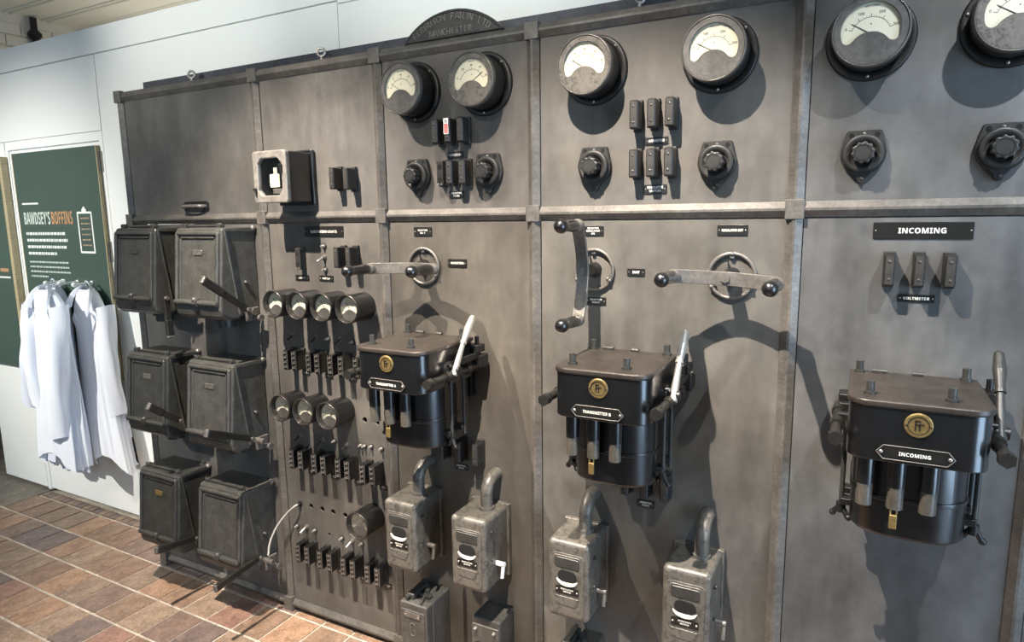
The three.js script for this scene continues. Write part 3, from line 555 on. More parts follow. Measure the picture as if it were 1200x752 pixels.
// ------------------------------------------------------------------ oil circuit breakers
const tankShape = (w, z0, z1, r) => { const s = new THREE.Shape(), a = w / 2; s.moveTo(-a, -z0); s.lineTo(-a, -(z1 - r)); s.absarc(-a + r, -(z1 - r), r, Math.PI, Math.PI * 1.5, false); s.lineTo(a - r, -z1); s.absarc(a - r, -(z1 - r), r, Math.PI * 1.5, Math.PI * 2, false); s.lineTo(a, -z0); s.closePath(); return s; };
const upright = (shape, y0, y1, bevel, seg = 3) => ext(shape, y1 - y0, bevel, seg, 14).rotateX(-Math.PI / 2).translate(0, y0, 0);   // outline in (x, -z), extruded upwards
function breaker(x, text, label, dark) {
  const t = thing('circuit_breaker', label, 'circuit breaker', [x, 1.203, 0], 'oil circuit breakers on the panels');
  part(t, 'mounting_frame', [box(0.21, 0.17, 0.03, 0, -0.11, 0.015, 0.003, 1), box(0.29, 0.03, 0.05, 0, -0.072, 0.03, 0.004, 1)], M.black);
  part(t, 'cover', upright(tankShape(0.243, 0.05, 0.314, 0.04), -0.122, -0.008, 0.003), M.gloss);
  const lid = part(t, 'lid', upright(tankShape(0.25, 0.045, 0.318, 0.042), -0.012, 0.003, 0.005, 4), std({ color: 0x4b443e, map: tWear, roughness: 0.38, metalness: 0.3, bumpMap: tFine, bumpScale: 0.0002 }));
  for (const [sx, sz] of [[-0.085, 0.27], [0.055, 0.27], [-0.105, 0.07], [0.1, 0.07]]) part(lid, 'stud', [cylY(0.008, 0.03, sx, 0.015, sz, 14), cylY(0.0125, 0.008, sx, 0.005, sz, 6)], M.castDark);
  part(t, 'hinge_pin', bar([-0.08, 0.006, 0.058], [-0.05, 0.006, 0.058], 0.006), M.castDark);
  part(t, 'hinge_pin', bar([0.0, 0.006, 0.06], [0.02, 0.006, 0.06], 0.006), M.castDark);
  part(t, 'tank', upright(tankShape(0.215, 0.055, 0.248, 0.075), -0.31, -0.115, 0.008), M.gloss);
  part(t, 'tank_band', upright(tankShape(0.22, 0.055, 0.251, 0.076), -0.228, -0.218, 0.002), M.gloss);
  for (const bx of [-0.083, -0.027, 0.03]) {
    const b = part(t, 'bushing', [cylY(0.0165, 0.07, bx, -0.148, 0.274, 18)], M.gloss);
    part(b, 'sleeve', [cylY(0.0155, 0.05, bx, -0.205, 0.274, 18, 0.0155)], M.porcelain, { label: 'worn pale bushing sleeve' });
  }
  part(t, 'padlock', [box(0.014, 0.03, 0.008, -0.028, -0.256, 0.284, 0.002), tube([[-0.033, -0.243, 0.284], [-0.033, -0.224, 0.284], [-0.028, -0.218, 0.284], [-0.023, -0.224, 0.284], [-0.023, -0.243, 0.284]], 0.002, 16, 6)], M.brass, { label: 'small brass padlock' });
  const bd = part(t, 'badge', lathe([[0, 0.3165], [0.017, 0.3165], [0.0185, 0.3175], [0.023, 0.3175], [0.0245, 0.316], [0.0245, 0.313]], 36).translate(0, -0.04, 0), M.brass, { label: 'round brass maker badge' });
  part(bd, 'monogram', [box(0.002, 0.02, 0.0016, -0.005, -0.04, 0.3172), box(0.009, 0.002, 0.0016, -0.0015, -0.031, 0.3172), box(0.007, 0.002, 0.0016, -0.0025, -0.038, 0.3172), box(0.002, 0.014, 0.0016, 0.002, -0.043, 0.3172), box(0.007, 0.002, 0.0016, 0.0055, -0.037, 0.3172), ring(0.0185, 0.0172, 0.001).translate(0, -0.04, 0.3168)], M.black);
  for (const s of [-1, 1]) part(bd, 'rivet', ball(0.002, s * 0.0207, -0.04, 0.3177, 8), M.black);
  const fr = poly([[-0.066, 0], [-0.054, 0.014], [0.054, 0.014], [0.066, 0], [0.054, -0.014], [-0.054, -0.014]]);
  const np = part(t, 'name_plate', ext(fr, 0.005, 0.0015, 1).translate(-0.002, -0.1, 0.313), M.plate);
  const hx = (q, z) => [[-0.066, 0, z], [-0.054, 0.014, z], [0.054, 0.014, z], [0.066, 0, z], [0.054, -0.014, z], [-0.054, -0.014, z], [-0.066, 0, z]].map((p) => [p[0] * q - 0.002, p[1] * q - 0.1, p[2]]);
  const hp = hx(1, 0.318), bars = []; for (let k = 0; k < 6; k++) bars.push(bar(hp[k], hp[k + 1], 0.0011, 8)); part(np, 'border', bars, M.wornSteel);
  part(np, 'lettering', facePlane(0.1, 0.02, -0.002, -0.1, 0.3187), plateMat([text], 5, 0.5), { keepUV: true });
  for (const s of [-1, 1]) part(np, 'screw', lathe([[0, 0.3205], [0.003, 0.32], [0.004, 0.318]], 10).translate(-0.002 + s * 0.058, -0.1, 0), M.steel);
  // side rods, hangers and wing nuts
  for (const s of [-1, 1]) {
    part(t, 'side_rod', [cylZ(0.011, 0.24, s * 0.142, -0.085, 0.05, 14), cylZ(0.0155, 0.022, s * 0.142, -0.085, 0.3, 6), cylZ(0.0145, 0.03, s * 0.142, -0.085, 0.2, 14), cylZ(0.0145, 0.02, s * 0.142, -0.085, 0.1, 14)], M.rod);
    for (const z of [0.08, 0.17]) part(t, 'rod_bracket', box(0.03, 0.03, 0.02, s * 0.128, -0.085, z, 0.003, 1), M.black);
    part(t, 'hanger_rod', cylY(0.0055, 0.2, s * 0.124, -0.19, 0.105, 10), M.castDark);
    const hg = part(t, 'hanger_rod', cylY(0.0055, 0.21, s * 0.124, -0.19, 0.175, 10), M.castDark);
    part(hg, 'wing_nut', [cylY(0.01, 0.022, s * 0.124, -0.288, 0.175, 12), bar([s * 0.124, -0.283, 0.175], [s * 0.124 + 0.014, -0.306, 0.182], 0.006), bar([s * 0.124, -0.283, 0.175], [s * 0.124 - 0.014, -0.304, 0.168], 0.006), ball(0.0075, s * 0.124 + 0.016, -0.308, 0.183, 10), ball(0.0075, s * 0.124 - 0.016, -0.307, 0.167, 10)], M.black);
    for (const z of [0.105, 0.175]) part(t, 'tank_lug', box(0.03, 0.016, 0.03, s * 0.112, -0.27, z, 0.003, 1), M.black);
  }
  // operating lever on the side
  part(t, 'pivot', [cylX(0.024, 0.014, 0.128, -0.072, 0.185, 20), cylX(0.013, 0.05, 0.14, -0.072, 0.185, 14), cylX(0.006, 0.012, 0.136, -0.055, 0.2, 8), cylX(0.006, 0.012, 0.136, -0.088, 0.17, 8)], M.black);
  part(t, 'linkage', [box(0.012, 0.02, 0.12, 0.15, -0.05, 0.11, 0.003, 1), box(0.03, 0.025, 0.05, 0.145, -0.03, 0.055, 0.004, 1), cylY(0.007, 0.035, 0.145, -0.01, 0.055, 10), box(0.03, 0.04, 0.05, 0.15, -0.07, 0.045, 0.004, 1)], M.black);
  const cone = (a, b, r1, r2) => { const A = new THREE.Vector3(...a), B = new THREE.Vector3(...b), h = A.distanceTo(B); return new THREE.CylinderGeometry(r2, r1, h, 16).translate(0, h / 2, 0).applyQuaternion(new THREE.Quaternion().setFromUnitVectors(new THREE.Vector3(0, 1, 0), B.sub(A).normalize())).translate(...a); };
  part(t, 'lever', [cone([0.15, -0.085, 0.198], [0.15, 0.0, 0.143], 0.011, 0.0072), cone([0.15, 0.0, 0.143], [0.15, 0.006, 0.1385], 0.0105, 0.0105), cone([0.15, 0.006, 0.1385], [0.15, 0.04, 0.112], 0.0085, 0.0128), cone([0.15, 0.04, 0.112], [0.15, 0.068, 0.088], 0.0128, 0.0098), ball(0.0098, 0.15, 0.068, 0.088, 14), ball(0.0128, 0.15, 0.04, 0.112, 14)], dark ? M.castDark : M.bright, { label: dark ? 'dark lever' : 'bright steel lever' });
  return t;
}
breaker(-1.175, 'TRANSMITTER A', 'black oil circuit breaker below the level crank, beside small meters', false);
breaker(-0.537, 'TRANSMITTER B', 'black oil circuit breaker below the upright crank, TRANSMITTER B plate', false);
breaker(0.117, 'INCOMING', 'black oil circuit breaker with INCOMING plate and dark lever', true);

// ------------------------------------------------------------------ cast iron fuse boxes
function castBox(x, y, label, mat, lever, plate) {
  const t = thing('cast_iron_box', label, 'fuse box', [x, y, 0], 'cast iron fuse boxes at the board end'), w = 0.252;
  part(t, 'body', [side([[0, -0.006], [0.134, -0.006], [0.094, -0.33], [0, -0.33]], w - 0.014, 0.006, 2), side([[0, 0], [0.14, 0], [0.138, -0.016], [0, -0.02]], w, 0.004, 2)], mat);
  const lid = part(t, 'lid', [side([[0.137, 0], [0.147, -0.002], [0.152, -0.01], [0.182, -0.298], [0.176, -0.32], [0.155, -0.336], [0.1, -0.336], [0.096, -0.326]], w, 0.007, 3)], mat);
  // raised border on the leaning front
  const L = Math.atan2(0.03, 0.288), F = (g) => g.rotateX(-L).translate(0, -0.152, 0.1662);
  part(lid, 'border', [F(box(w - 0.02, 0.015, 0.018, 0, 0.132, 0.003, 0.006, 3)), F(box(0.013, 0.262, 0.018, -0.112, 0.005, 0.003, 0.006, 3)), F(box(0.013, 0.262, 0.018, 0.112, 0.005, 0.003, 0.006, 3)), F(box(0.185, 0.007, 0.009, 0, 0.116, 0.002, 0.003)), F(box(0.006, 0.225, 0.006, -0.094, 0.0, 0.002, 0.002)), F(box(0.006, 0.225, 0.006, 0.094, 0.0, 0.002, 0.002))], mat);
  part(lid, 'ledge', [F(cylX(0.0105, w - 0.018, 0, -0.122, 0.006, 14)), F(cylX(0.015, 0.026, 0, -0.122, 0.007, 16)), F(ball(0.012, 0, -0.112, 0.014, 12))], mat);
  for (const q of [-1, 1]) part(lid, 'seam_rib', bar([q * (w / 2 + 0.001), -0.01, 0.141], [q * (w / 2 + 0.001), -0.32, 0.101], 0.004), mat);
  part(t, 'hinge', [cylX(0.0045, w - 0.03, 0, 0.006, 0.128, 8), box(0.02, 0.018, 0.022, -0.1, 0.006, 0.128, 0.004, 1), box(0.02, 0.018, 0.022, 0.09, 0.006, 0.128, 0.004, 1), cylX(0.006, 0.03, -0.1, 0.01, 0.128, 8), cylX(0.006, 0.03, 0.09, 0.01, 0.128, 8)], M.castDark);
  part(t, 'corner_boss', ball(0.011, w / 2 - 0.002, -0.004, 0.012, 12), M.wornSteel);
  part(t, 'side_screw', lathe([[0, 0.012], [0.006, 0.011], [0.009, 0]], 12).rotateY(Math.PI / 2).translate(w / 2 - 0.008, -0.205, 0.06), M.castDark);
  part(t, 'cable_gland', [cylY(0.045, 0.03, 0, -0.34, 0.06, 24), cylY(0.034, 0.05, 0, -0.355, 0.06, 24)], M.castDark);
  if (plate) part(lid, 'rating_plate', F(ext(rrect(0.046, 0.02, 0.003), 0.004, 0.001, 1).translate(0, 0.062, 0)), plate, plate === M.brass ? { label: 'bright brass rating plate' } : {});
  // operating shaft and lever at the side
  const [py, pz, ty, tz] = lever, X = w / 2 + 0.026;
  part(t, 'shaft', [cylX(0.011, 0.06, w / 2 + 0.012, -0.312, 0.07, 14), box(0.012, 0.05, 0.06, w / 2 + 0.006, -0.325, 0.05, 0.004, 1), cylX(0.013, 0.012, w / 2 + 0.045, -0.338, 0.046, 12), cylX(0.009, 0.05, w / 2 + 0.022, -0.338, 0.046, 10)], M.wornSteel);
  const dz = tz - pz, dy = ty - py, len = Math.hypot(dz, dy), ang = Math.atan2(dy, dz);
  const lev = [box(0.012, 0.024, len, 0, 0, len / 2, 0.003, 1), box(0.016, 0.03, len * 0.45, 0, 0, len * 0.78, 0.006, 2)].map((g) => g.rotateX(-ang).translate(X, py, pz));
  const lv = part(t, 'lever', lev, M.rod);
  part(lv, 'lever_tip', box(0.017, 0.029, 0.01, 0, 0, len + 0.002, 0.004, 1).rotateX(-ang).translate(X, py, pz), M.wornSteel);
  part(lv, 'lever_bolt', cylX(0.008, 0.016, X + 0.006, py, pz, 6), M.steel);
  return t;
}
const CB = [['uppermost', 1.545], ['middle', 1.04], ['lowest', 0.54]];
castBox(-2.153, 1.547, 'uppermost cast iron box beside the small meters, its lever raised', M.cast, [-0.302, 0.088, -0.178, 0.262], M.wornSteel);
castBox(-2.153, 1.043, 'middle cast iron box beside the small meters, its lever level', M.cast, [-0.288, 0.115, -0.212, 0.3], M.wornSteel);
castBox(-2.153, 0.543, 'lowest cast iron box beside the fuse rows, lever drooping to floor', M.cast, [-0.27, 0.12, -0.292, 0.32]);
castBox(-2.532, 1.547, 'uppermost cast iron box near the white wall, its lever hanging down', M.castDark, [-0.27, 0.15, -0.42, 0.146], M.castDark);
castBox(-2.532, 1.043, 'middle cast iron box near the white wall', M.castDark, [-0.262, 0.14, -0.172, 0.262], M.wornSteel);
castBox(-2.532, 0.543, 'lowest cast iron box near the white wall, with brass rating plate', M.castDark, [-0.275, 0.12, -0.25, 0.29], M.brass);

// ------------------------------------------------------------------ grey isolators with conduit bends
function isolator(x, label, mat, lever, text) {
  const t = thing('isolator_switch', label, 'switch', [x, 0.663, 0], 'grey isolators with conduit bends'), w = 0.127;
  part(t, 'body', [box(w, 0.24, 0.158, 0, -0.12, 0.08, 0.016, 4)], mat);
  part(t, 'back_flange', box(w + 0.012, 0.246, 0.02, 0, -0.121, 0.01, 0.004, 1), mat);
  const cov = part(t, 'cover', ext(rrect(0.1, 0.19, 0.012), 0.006, 0.002, 2).translate(0, -0.13, 0.156), mat);
  const win = (wd, h, y, r) => ring2(wd, h, r).translate(0, y, 0.158);
  part(cov, 'window_rim', [win(0.082, 0.13, -0.106, 0.008)], mat);
  part(cov, 'upper_plate', ext(rrect(0.074, 0.03, 0.006), 0.005, 0.0015, 1).translate(0, -0.062, 0.1595), M.castDark);
  part(cov, 'dark_slot', ext(rrect(0.058, 0.036, 0.018), 0.004, 0.001, 1, 12).translate(0, -0.103, 0.1605), M.hole);
  const cr = new THREE.Shape(); cr.moveTo(-0.032, 0.004); cr.bezierCurveTo(-0.03, -0.022, 0.03, -0.022, 0.032, 0.004); cr.bezierCurveTo(0.024, -0.006, -0.024, -0.006, -0.032, 0.004);
  part(cov, 'indicator', ext(cr, 0.006, 0.001, 1, 10).translate(0, -0.117, 0.1605), std({ color: 0xd9d4c4, roughness: 0.4 }), { label: 'white crescent indicator' });
  const pl = part(cov, 'label_plate', ext(rrect(0.07, 0.021, 0.002), 0.003).translate(0, -0.146, 0.161), M.plate);
  part(pl, 'lettering', facePlane(0.068, 0.02, 0, -0.146, 0.1643), plateMat(text, 3.4, 0.66), { keepUV: true });
  for (const s of [-1, 1]) part(pl, 'screw', lathe([[0, 0.167], [0.002, 0.1666], [0.003, 0.164]], 8).translate(s * 0.031, -0.146, 0), M.steel);
  part(cov, 'lower_plate', ext(rrect(0.06, 0.028, 0.01), 0.004, 0.001, 1).translate(0, -0.18, 0.1595), mat);
  const arc = []; for (let k = 0; k <= 12; k++) { const a = (k / 12) * Math.PI * 0.5; arc.push([0.02, 0.046 + 0.047 * Math.sin(a), 0.025 + 0.047 * Math.cos(a)]); }
  part(t, 'conduit_bend', [tube([[0.02, -0.004, 0.072], [0.02, 0.025, 0.072], ...arc, [0.02, 0.093, 0.01], [0.02, 0.093, 0.001]], 0.0195, 44, 16)], mat);
  part(t, 'collar', [cylY(0.024, 0.012, 0.02, 0.004, 0.072, 20), cylY(0.02, 0.024, 0.02, 0.014, 0.072, 6)], M.wornSteel);
  const lv = part(t, 'lever', [cylX(0.008, 0.03, w / 2 + 0.014, -0.165, 0.09, 12), bar([w / 2 + 0.024, -0.165, 0.09], [w / 2 + 0.024, -0.205, 0.1], 0.0055)], lever);
  for (const y of [-0.05, -0.14]) part(t, 'cover_screw', cylX(0.006, 0.008, w / 2 + 0.002, y, 0.12, 10), M.castDark);
}
function ring2(w, h, r) { const s = rrect(w, h, r), i = rrect(w - 0.008, h - 0.008, r * 0.8); s.holes.push(new THREE.Path(i.getPoints(8).reverse())); return ext(s, 0.005, 0.001, 1); }
isolator(-1.278, 'grey isolator switch under the breaker, next to the lone small meter', M.chip, M.wornSteel, ['SELECTOR', 'MOTOR']);
isolator(-1.017, 'grey isolator switch with bright white lever, beside the mullion', M.chip, M.white, ['REGULATOR', 'MOTOR']);
isolator(-0.683, 'heavily chipped grey isolator switch below the TRANSMITTER B breaker', M.chip, M.wornSteel, ['REGULATOR', 'MOTOR']);
isolator(-0.35, 'grey isolator switch in shadow below the sloping crank', M.chip, M.wornSteel, ['AUXILIARY', 'MOTOR']);

function terminalBox(x, label, w, top, d, clamp) {
  const t = thing('terminal_box', label, 'terminal box', [x, top, 0], 'grey terminal boxes below the isolators');
  part(t, 'body', box(w, 0.24, d, 0, -0.12, d / 2, 0.008, 3), M.cast);
  if (clamp) {
    part(t, 'cover', ext(rrect(w - 0.014, 0.21, 0.008), 0.006, 0.002, 1).translate(0, -0.128, d - 0.002), M.cast);
    part(t, 'clamp', [box(0.03, 0.022, 0.09, -0.024, 0.01, d * 0.55, 0.006), box(0.07, 0.012, 0.02, 0.004, 0.006, d * 0.62, 0.003, 1), bar([-0.03, 0.02, d * 0.2], [-0.03, 0.012, d * 0.95], 0.007), bar([0.01, 0.012, d * 0.55], [0.03, 0.004, d * 0.95], 0.004), cylY(0.01, 0.026, 0.016, 0.01, d * 0.55, 6)], M.castDark);
    const pl = part(t, 'label_plate', ext(rrect(0.066, 0.019, 0.008), 0.004).translate(0, -0.038, d + 0.003), M.wornSteel);
    for (const s of [-1, 1]) part(pl, 'screw', lathe([[0, 0.006], [0.003, 0.0055], [0.0042, 0.003]], 10).translate(s * 0.026, -0.038, d + 0.002), M.bright);
    part(t, 'keyhole', [ring2(0.022, 0.05, 0.011).translate(0, -0.09, d + 0.001)], M.wornSteel);
    part(t, 'side_seam', bar([w / 2 - 0.001, -0.005, d * 0.72], [w / 2 - 0.001, -0.235, d * 0.72], 0.003, 8), M.cast);
  } else {
    part(t, 'cover', ext(rrect(w - 0.004, 0.2, 0.006), 0.006, 0.002, 1).translate(0, -0.122, d - 0.002), M.cast);
    for (const s of [-1, 1]) part(t, 'screw', lathe([[0, 0.013], [0.005, 0.012], [0.007, 0]], 10).translate(s * 0.034, -0.038, d + 0.002), M.wornSteel);
    part(t, 'label_plate', ext(rrect(0.07, 0.018, 0.002), 0.003).translate(0, -0.09, d + 0.0035), M.plate);
  }
}
terminalBox(-1.25, 'grey terminal box with clamp, below the isolator next to lone meter', 0.11, 0.302, 0.142, true);
terminalBox(-0.994, 'small grey terminal box below the isolator with white lever', 0.104, 0.298, 0.1, false);
terminalBox(-0.68, 'grey terminal box with clamp at bottom edge, below chipped isolator', 0.11, 0.302, 0.142, true);

// ------------------------------------------------------------------ small fittings on the switchboard
{
  const pull = thing('pull_handle', 'small black pull handle on the blank upper panel', 'handle', [-2.352, 1.629, 0]);
  part(pull, 'backplate', ext(rrect(0.15, 0.04, 0.012), 0.004, 0.001, 1), M.black);
  part(pull, 'grip', tube([[-0.056, 0, 0.003], [-0.052, 0, 0.024], [-0.03, 0, 0.03], [0.03, 0, 0.03], [0.052, 0, 0.024], [0.056, 0, 0.003]], 0.007, 30, 10), M.steel);
  const stud = (x, y, label, group) => { const t = thing('terminal_stud', label, 'stud', [x, y, 0], group); part(t, 'washer', cylZ(0.01, 0.003, 0, 0, 0, 18), M.bakelite); part(t, 'stud', [cylZ(0.0045, 0.016, 0, 0, 0.002, 10, 0.0035), cylZ(0.0065, 0.005, 0, 0, 0.003, 6)], M.bright); };
  [[-1.686, 1.478, 'upper'], [-1.686, 1.394, 'lower']].forEach(([x, y, w]) => stud(x, y, w + ' terminal stud of the column beside the empty fuse base', 'studs beside the empty fuse base'));
  [[-1.912, 0.373], [-1.817, 0.376], [-1.68, 0.374], [-1.583, 0.374]].forEach(([x, y], k) => stud(x, y, ORD[k] + ' terminal stud from the cast boxes, above the lowest fuses', 'studs above the lowest fuses'));
  [[-1.562, 0.761], [-1.545, 0.761], [-1.514, 0.764], [-1.468, 0.763]].forEach(([x, y], k) => stud(x, y, ORD[k] + ' bright stud in the short line below two holes', 'studs below two holes'));
  [[-1.692, 1.143], [-1.577, 1.14], [-1.69, 0.757]].forEach(([x, y], k) => stud(x, y, ['bright stud between second and third small meter shadows', 'bright stud between third and fourth small meter shadows', 'bright stud below the row of three small meters'][k]));
  const toggle = (x, y, label, group, mat = M.bright) => { const t = thing('toggle_switch', label, 'switch', [x, y, 0], group); part(t, 'bush', [cylZ(0.009, 0.006, 0, 0, 0, 16), cylZ(0.0055, 0.012, 0, 0, 0, 12)], M.steel); part(t, 'toggle', [bar([0, 0, 0.01], [-0.003, -0.012, 0.03], 0.003), ball(0.0042, -0.003, -0.0125, 0.031, 10)], mat); };
  toggle(-1.688, 1.439, 'toggle between two studs beside the empty fuse base', undefined);
  toggle(-1.862, 0.379, 'white toggle under the plugged hole above the lowest fuses', 'white toggles above the lowest fuses');
  toggle(-1.629, 0.375, 'white toggle under the lone small meter', 'white toggles above the lowest fuses');
  [[-1.862, 1.145], [-1.745, 1.146], [-1.63, 1.147]].forEach(([x, y], k) => toggle(x, y, ORD[k] + ' dark toggle in the shadows under the four small meters', 'dark toggles under four meters', M.black));
  [[-1.86, 0.755], [-1.745, 0.755], [-1.63, 0.752]].forEach(([x, y], k) => toggle(x, y, ORD[k] + ' dark toggle in the shadows under the three small meters', 'dark toggles under three meters', M.black));
  const c = thing('cable', 'thin pale cable looping from a hole to the lowest box lever', 'cable', [-1.89, 0.469, 0]);
  part(c, 'cord', tube([[0, 0, -0.005], [-0.006, -0.002, 0.02], [-0.05, -0.045, 0.035], [-0.082, -0.1, 0.06], [-0.09, -0.15, 0.085], [-0.085, -0.19, 0.1]], 0.0038, 40, 8), M.cord);
  part(c, 'ferrule', [cylZ(0.008, 0.012, 0, 0, 0, 12)], M.black);
}
// ------------------------------------------------------------------ display boards, pegs and coats on the white partition
{
  const t = thing('display_board', 'green display board with white and tan lettering on white door', 'sign', [-3.71, 1.353, PW]);
  const w = 0.765, h = 1.18;
  part(t, 'board', box(w, h, 0.016, 0, 0, 0.009, 0.001, 1), M.green);
  for (const q of [-1, 1]) part(t, 'edge_strip', box(0.006, h, 0.018, q * (w / 2 + 0.003), 0, 0.01), M.wood);
  const m = std({ roughness: 0.38, map: canvasTex(660, 1024, (g, W, H) => {
    g.fillStyle = '#3f5249'; g.fillRect(0, 0, W, H); const X = (x) => x * W, Y = (y) => y * H;
    g.fillStyle = '#e8ebe6'; g.fillRect(X(0.05), Y(0.222), X(0.21), 8);
    g.save(); g.translate(X(0.05), Y(0.293)); g.textAlign = 'left'; g.textBaseline = 'middle'; g.font = 'bold 78px sans-serif'; g.fillStyle = '#c9d3cc'; const s = "BAWDSEY'S"; g.scale(X(0.34) / g.measureText(s).width, 1); g.fillText(s, 0, 0); g.restore();
    g.save(); g.translate(X(0.4), Y(0.293)); g.textAlign = 'left'; g.textBaseline = 'middle'; g.font = 'bold 78px sans-serif'; g.fillStyle = '#c08d62'; const s2 = 'BOFFINS'; g.scale(X(0.26) / g.measureText(s2).width, 1); g.fillText(s2, 0, 0); g.restore();
    const ln = (x, y, wd, hh, c) => { g.fillStyle = c; let q = X(x); const e = X(x + wd); while (q < e - 4) { const a = 6 + 20 * rnd(); g.fillRect(q, Y(y), Math.min(a, e - q), hh); q += a + 4; } };
    [0.49, 0.52, 0.49, 0.36].forEach((k, i) => ln(0.06, 0.355 + i * 0.03, k, 13, '#e3e8e2'));
    [0.49, 0.5, 0.5, 0.22].forEach((k, i) => ln(0.06, 0.487 + i * 0.022, k, 8, '#bcc7be'));
    [0.2, 0.25, 0.2, 0.22].forEach((k, i) => ln(0.06, 0.62 + i * 0.032, k, 6, '#c2ccc4'));
    g.strokeStyle = '#eef0ea'; g.lineWidth = 9; g.lineJoin = 'round'; g.strokeRect(X(0.72), Y(0.272), X(0.155), Y(0.17)); g.fillStyle = '#eef0ea'; g.fillRect(X(0.772), Y(0.256), X(0.05), 20); g.beginPath(); g.arc(X(0.797), Y(0.255), 9, 0, 7); g.fill();
    for (let i = 0; i < 6; i++) ln(0.748, 0.293 + i * 0.023, 0.1, 6, '#a98f78');
  }) });
  part(t, 'print', facePlane(w - 0.002, h - 0.002, 0, 0, 0.0176), m, { keepUV: true });
  const l = thing('display_board', 'pale wood-edged green display board cut by picture edge', 'sign', [-4.62, 1.342, PW]);
  part(l, 'board', box(0.82, h, 0.03, 0, 0, 0.016, 0.001, 1), M.green);
  for (const q of [-1, 1]) part(l, 'edge_strip', box(0.03, h, 0.034, q * 0.425, 0, 0.017), M.wood);
  part(l, 'print', facePlane(0.8, 1.1, 0, 0, 0.0318), std({ roughness: 0.38, map: canvasTex(400, 550, (g) => { g.fillStyle = '#3f5249'; g.fillRect(0, 0, 400, 550); g.fillStyle = '#dfe4de'; g.fillRect(250, 308, 140, 5); g.fillStyle = '#b08a68'; g.fillRect(340, 285, 44, 10); }) }), { keepUV: true });
  [-3.732, -3.607, -3.478].forEach((x, k) => {
    const p = thing('coat_peg', ORD[k] + ' white ball-ended coat peg counting towards the switchboard', 'coat peg', [x, 1.266, PW + 0.0176], 'white coat pegs on the green board');
    part(p, 'rod', [bar([0, 0, 0], [0, -0.002, 0.085], 0.0065), cylZ(0.012, 0.005, 0, 0, 0, 16)], M.white);
    part(p, 'ball', ball(0.0125, 0, -0.002, 0.09, 14), M.white);
  });
  // a hanging coat: closed drape of elliptical sections with folds, sleeves, collar, lapel and buttons
  function coat(x, y, z, o) {
    const t = thing('lab_coat', o.label, 'coat', [x, y, z], 'white lab coats on pegs');
    const NU = 72, NV = 44, pos = [], idx = [];
    for (let j = 0; j <= NV; j++) for (let i = 0; i <= NU; i++) {
      const v = j / NV, a = (i / NU) * Math.PI * 2, q = sm(0, 0.09, v), c = Math.abs(Math.cos(a)), w = mix(0.045, o.w, q) + 0.05 * v, d = mix(0.028, o.d, q) + 0.022 * v;
      const amp = 0.26 * sm(0.06, 0.9, v), k = 1 + amp * (0.5 * Math.sin(5 * a + o.ph + 1.4 * v) + 0.6 * (Math.abs(Math.sin(4.5 * a + o.ph * 2.3 - v)) - 0.6) + 0.3 * Math.sin(15 * a + o.ph * 0.7 + 2 * v));
      pos.push(Math.cos(a) * w * k + o.lean * v * v, 0.015 - 0.07 * q * c - (o.len + 0.015) * Math.max(0, (v - 0.05) / 0.95) + 0.02 * v * Math.sin(3 * a + o.ph), Math.max(Math.sin(a) * d * k, -o.d * 0.8));
    }
    for (let j = 0; j < NV; j++) for (let i = 0; i < NU; i++) { const a = j * (NU + 1) + i, b = a + NU + 1; idx.push(a, a + 1, b, a + 1, b + 1, b); }
    const g = new THREE.BufferGeometry(); g.setAttribute('position', new THREE.Float32BufferAttribute(pos, 3)); g.setIndex(idx); g.computeVertexNormals(); g.setAttribute('uv', new THREE.Float32BufferAttribute(new Float32Array((pos.length / 3) * 2), 2));
    part(t, 'coat_body', g, o.mat);
    for (const [sx, sy, sz, ex, ey, ez, r0, r1] of o.sleeves) {
      const P = [], I = [], n = 24, m = 20;
      for (let j = 0; j <= m; j++) { const v = j / m, cx = mix(sx, ex, v) + Math.sign(ex) * 0.02 * Math.sin(v * 3), cy = mix(sy, ey, v), cz = mix(sz, ez, v) + 0.02 * Math.sin(v * 3.1), r = mix(r0, r1, v); for (let i = 0; i <= n; i++) { const a = (i / n) * Math.PI * 2, k = 1 + 0.1 * Math.sin(3 * a + o.ph + 5 * v) + 0.06 * Math.sin(17 * v + 2 * a); P.push(cx + Math.cos(a) * r * k, cy + 0.25 * Math.cos(a) * r * Math.sign(ex), cz + Math.sin(a) * r * 0.62 * k); } }
      for (let j = 0; j < m; j++) for (let i = 0; i < n; i++) { const a = j * (n + 1) + i, b = a + n + 1; I.push(a, a + 1, b, a + 1, b + 1, b); }
      const s = new THREE.BufferGeometry(); s.setAttribute('position', new THREE.Float32BufferAttribute(P, 3)); s.setIndex(I); s.computeVertexNormals(); s.setAttribute('uv', new THREE.Float32BufferAttribute(new Float32Array((P.length / 3) * 2), 2));
      part(t, 'sleeve', s, o.mat);
    }
    for (const q of [-1, 1]) {                                       // each collar leaf a folded strip from the nape round to the front
      const P = [], I = [], m = 16;
      for (let j = 0; j <= m; j++) {
        const v = j / m, up = [q * mix(0, 0.07, Math.sin(v * 1.57)), mix(0.04, -0.075, v * v), mix(-0.02, o.d + 0.012, v)], wd = 0.035 + 0.03 * v, out = [q * 0.75, -0.62, 0.45 * v + 0.1];
        for (let k = 0; k <= 4; k++) { const t2 = k / 4, lift = 0.012 * Math.sin(t2 * 3.14); P.push(up[0] + out[0] * wd * t2, up[1] + out[1] * wd * t2 + lift, up[2] + out[2] * wd * t2 + lift); }
      }
      for (let j = 0; j < m; j++) for (let k = 0; k < 4; k++) { const a = j * 5 + k; I.push(a, a + 5, a + 1, a + 1, a + 5, a + 6); }
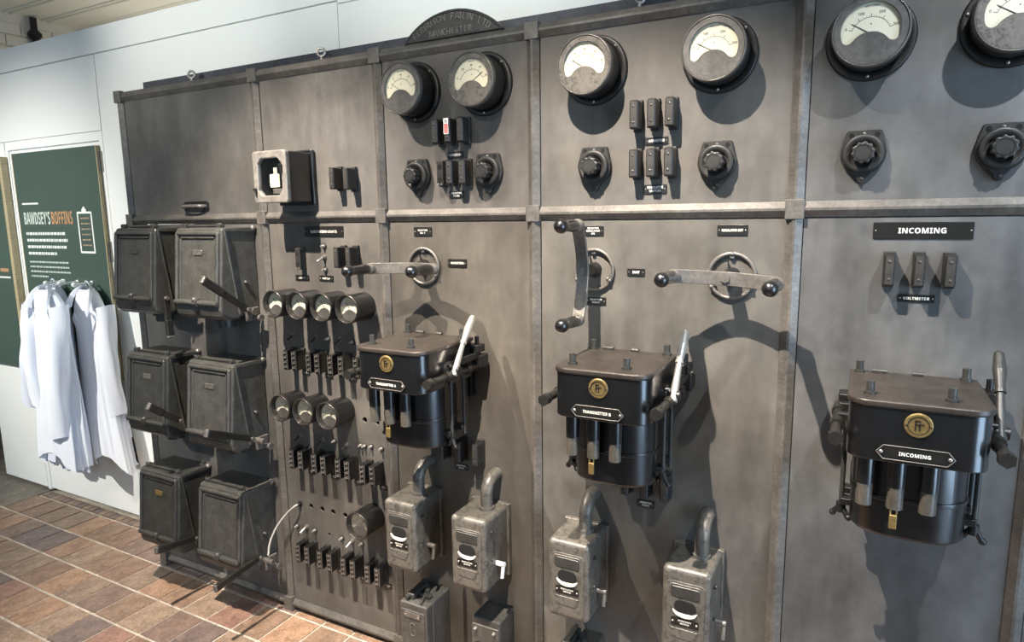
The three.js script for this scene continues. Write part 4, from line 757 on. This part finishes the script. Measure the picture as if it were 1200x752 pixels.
      const c = new THREE.BufferGeometry(); c.setAttribute('position', new THREE.Float32BufferAttribute(P, 3)); c.setIndex(I); c.computeVertexNormals(); c.setAttribute('uv', new THREE.Float32BufferAttribute(new Float32Array((P.length / 3) * 2), 2));
      part(t, 'collar', c, o.mat);
    }
    for (const s of [-1, 1]) part(t, 'lapel', ext(poly([[s * 0.012, -0.3], [s * 0.075, -0.1], [s * 0.1, -0.14], [s * 0.08, -0.17]].sort(() => 0)), 0.005).translate(o.lean * 0.06, 0, o.d * 0.98), o.mat);
    for (let k = 0; k < 3; k++) part(t, 'button', cylZ(0.008, 0.006, 0.01 + o.lean * (0.4 + 0.17 * k) ** 2, -0.4 - k * 0.13, o.d * (0.98 + 0.1 * k), 12), M.button);
    part(t, 'hanging_loop', tube([[-0.02, 0.02, -0.01], [-0.012, 0.05, o.lz || 0], [0, 0.056, o.lz || 0], [0.012, 0.05, o.lz || 0], [0.02, 0.02, -0.01]], 0.003, 20, 6), o.mat);
  }
  coat(-3.755, 1.225, -0.152, { w: 0.12, d: 0.034, len: 0.93, ph: 0.4, lean: -0.06, mat: M.clothBlue, label: 'bluish white lab coat on the peg farthest from the switchboard', sleeves: [[-0.13, -0.06, 0.004, -0.34, -0.66, 0.01, 0.07, 0.062]] });
  coat(-3.605, 1.23, -0.04, { w: 0.15, d: 0.03, len: 0.84, ph: 2.1, lean: -0.02, lz: -0.08, mat: M.cloth, label: 'white lab coat on the middle of the three pegs', sleeves: [[-0.13, -0.07, 0.01, -0.13, -0.6, 0.02, 0.058, 0.052], [0.12, -0.07, 0.015, 0.05, -0.74, 0.035, 0.066, 0.072]] });
  coat(-3.445, 1.225, -0.15, { w: 0.118, d: 0.034, len: 0.84, ph: 4.0, lean: 0.07, mat: M.cloth, label: 'white lab coat on the peg closest to the switchboard', sleeves: [[0.13, -0.07, 0.0, 0.16, -0.62, 0.004, 0.06, 0.05]] });
}
// ------------------------------------------------------------------ shadows for every mesh, then draw
scene.traverse((o) => { if (o.isMesh) { o.castShadow = true; o.receiveShadow = true; } });
renderer.render(scene, camera);
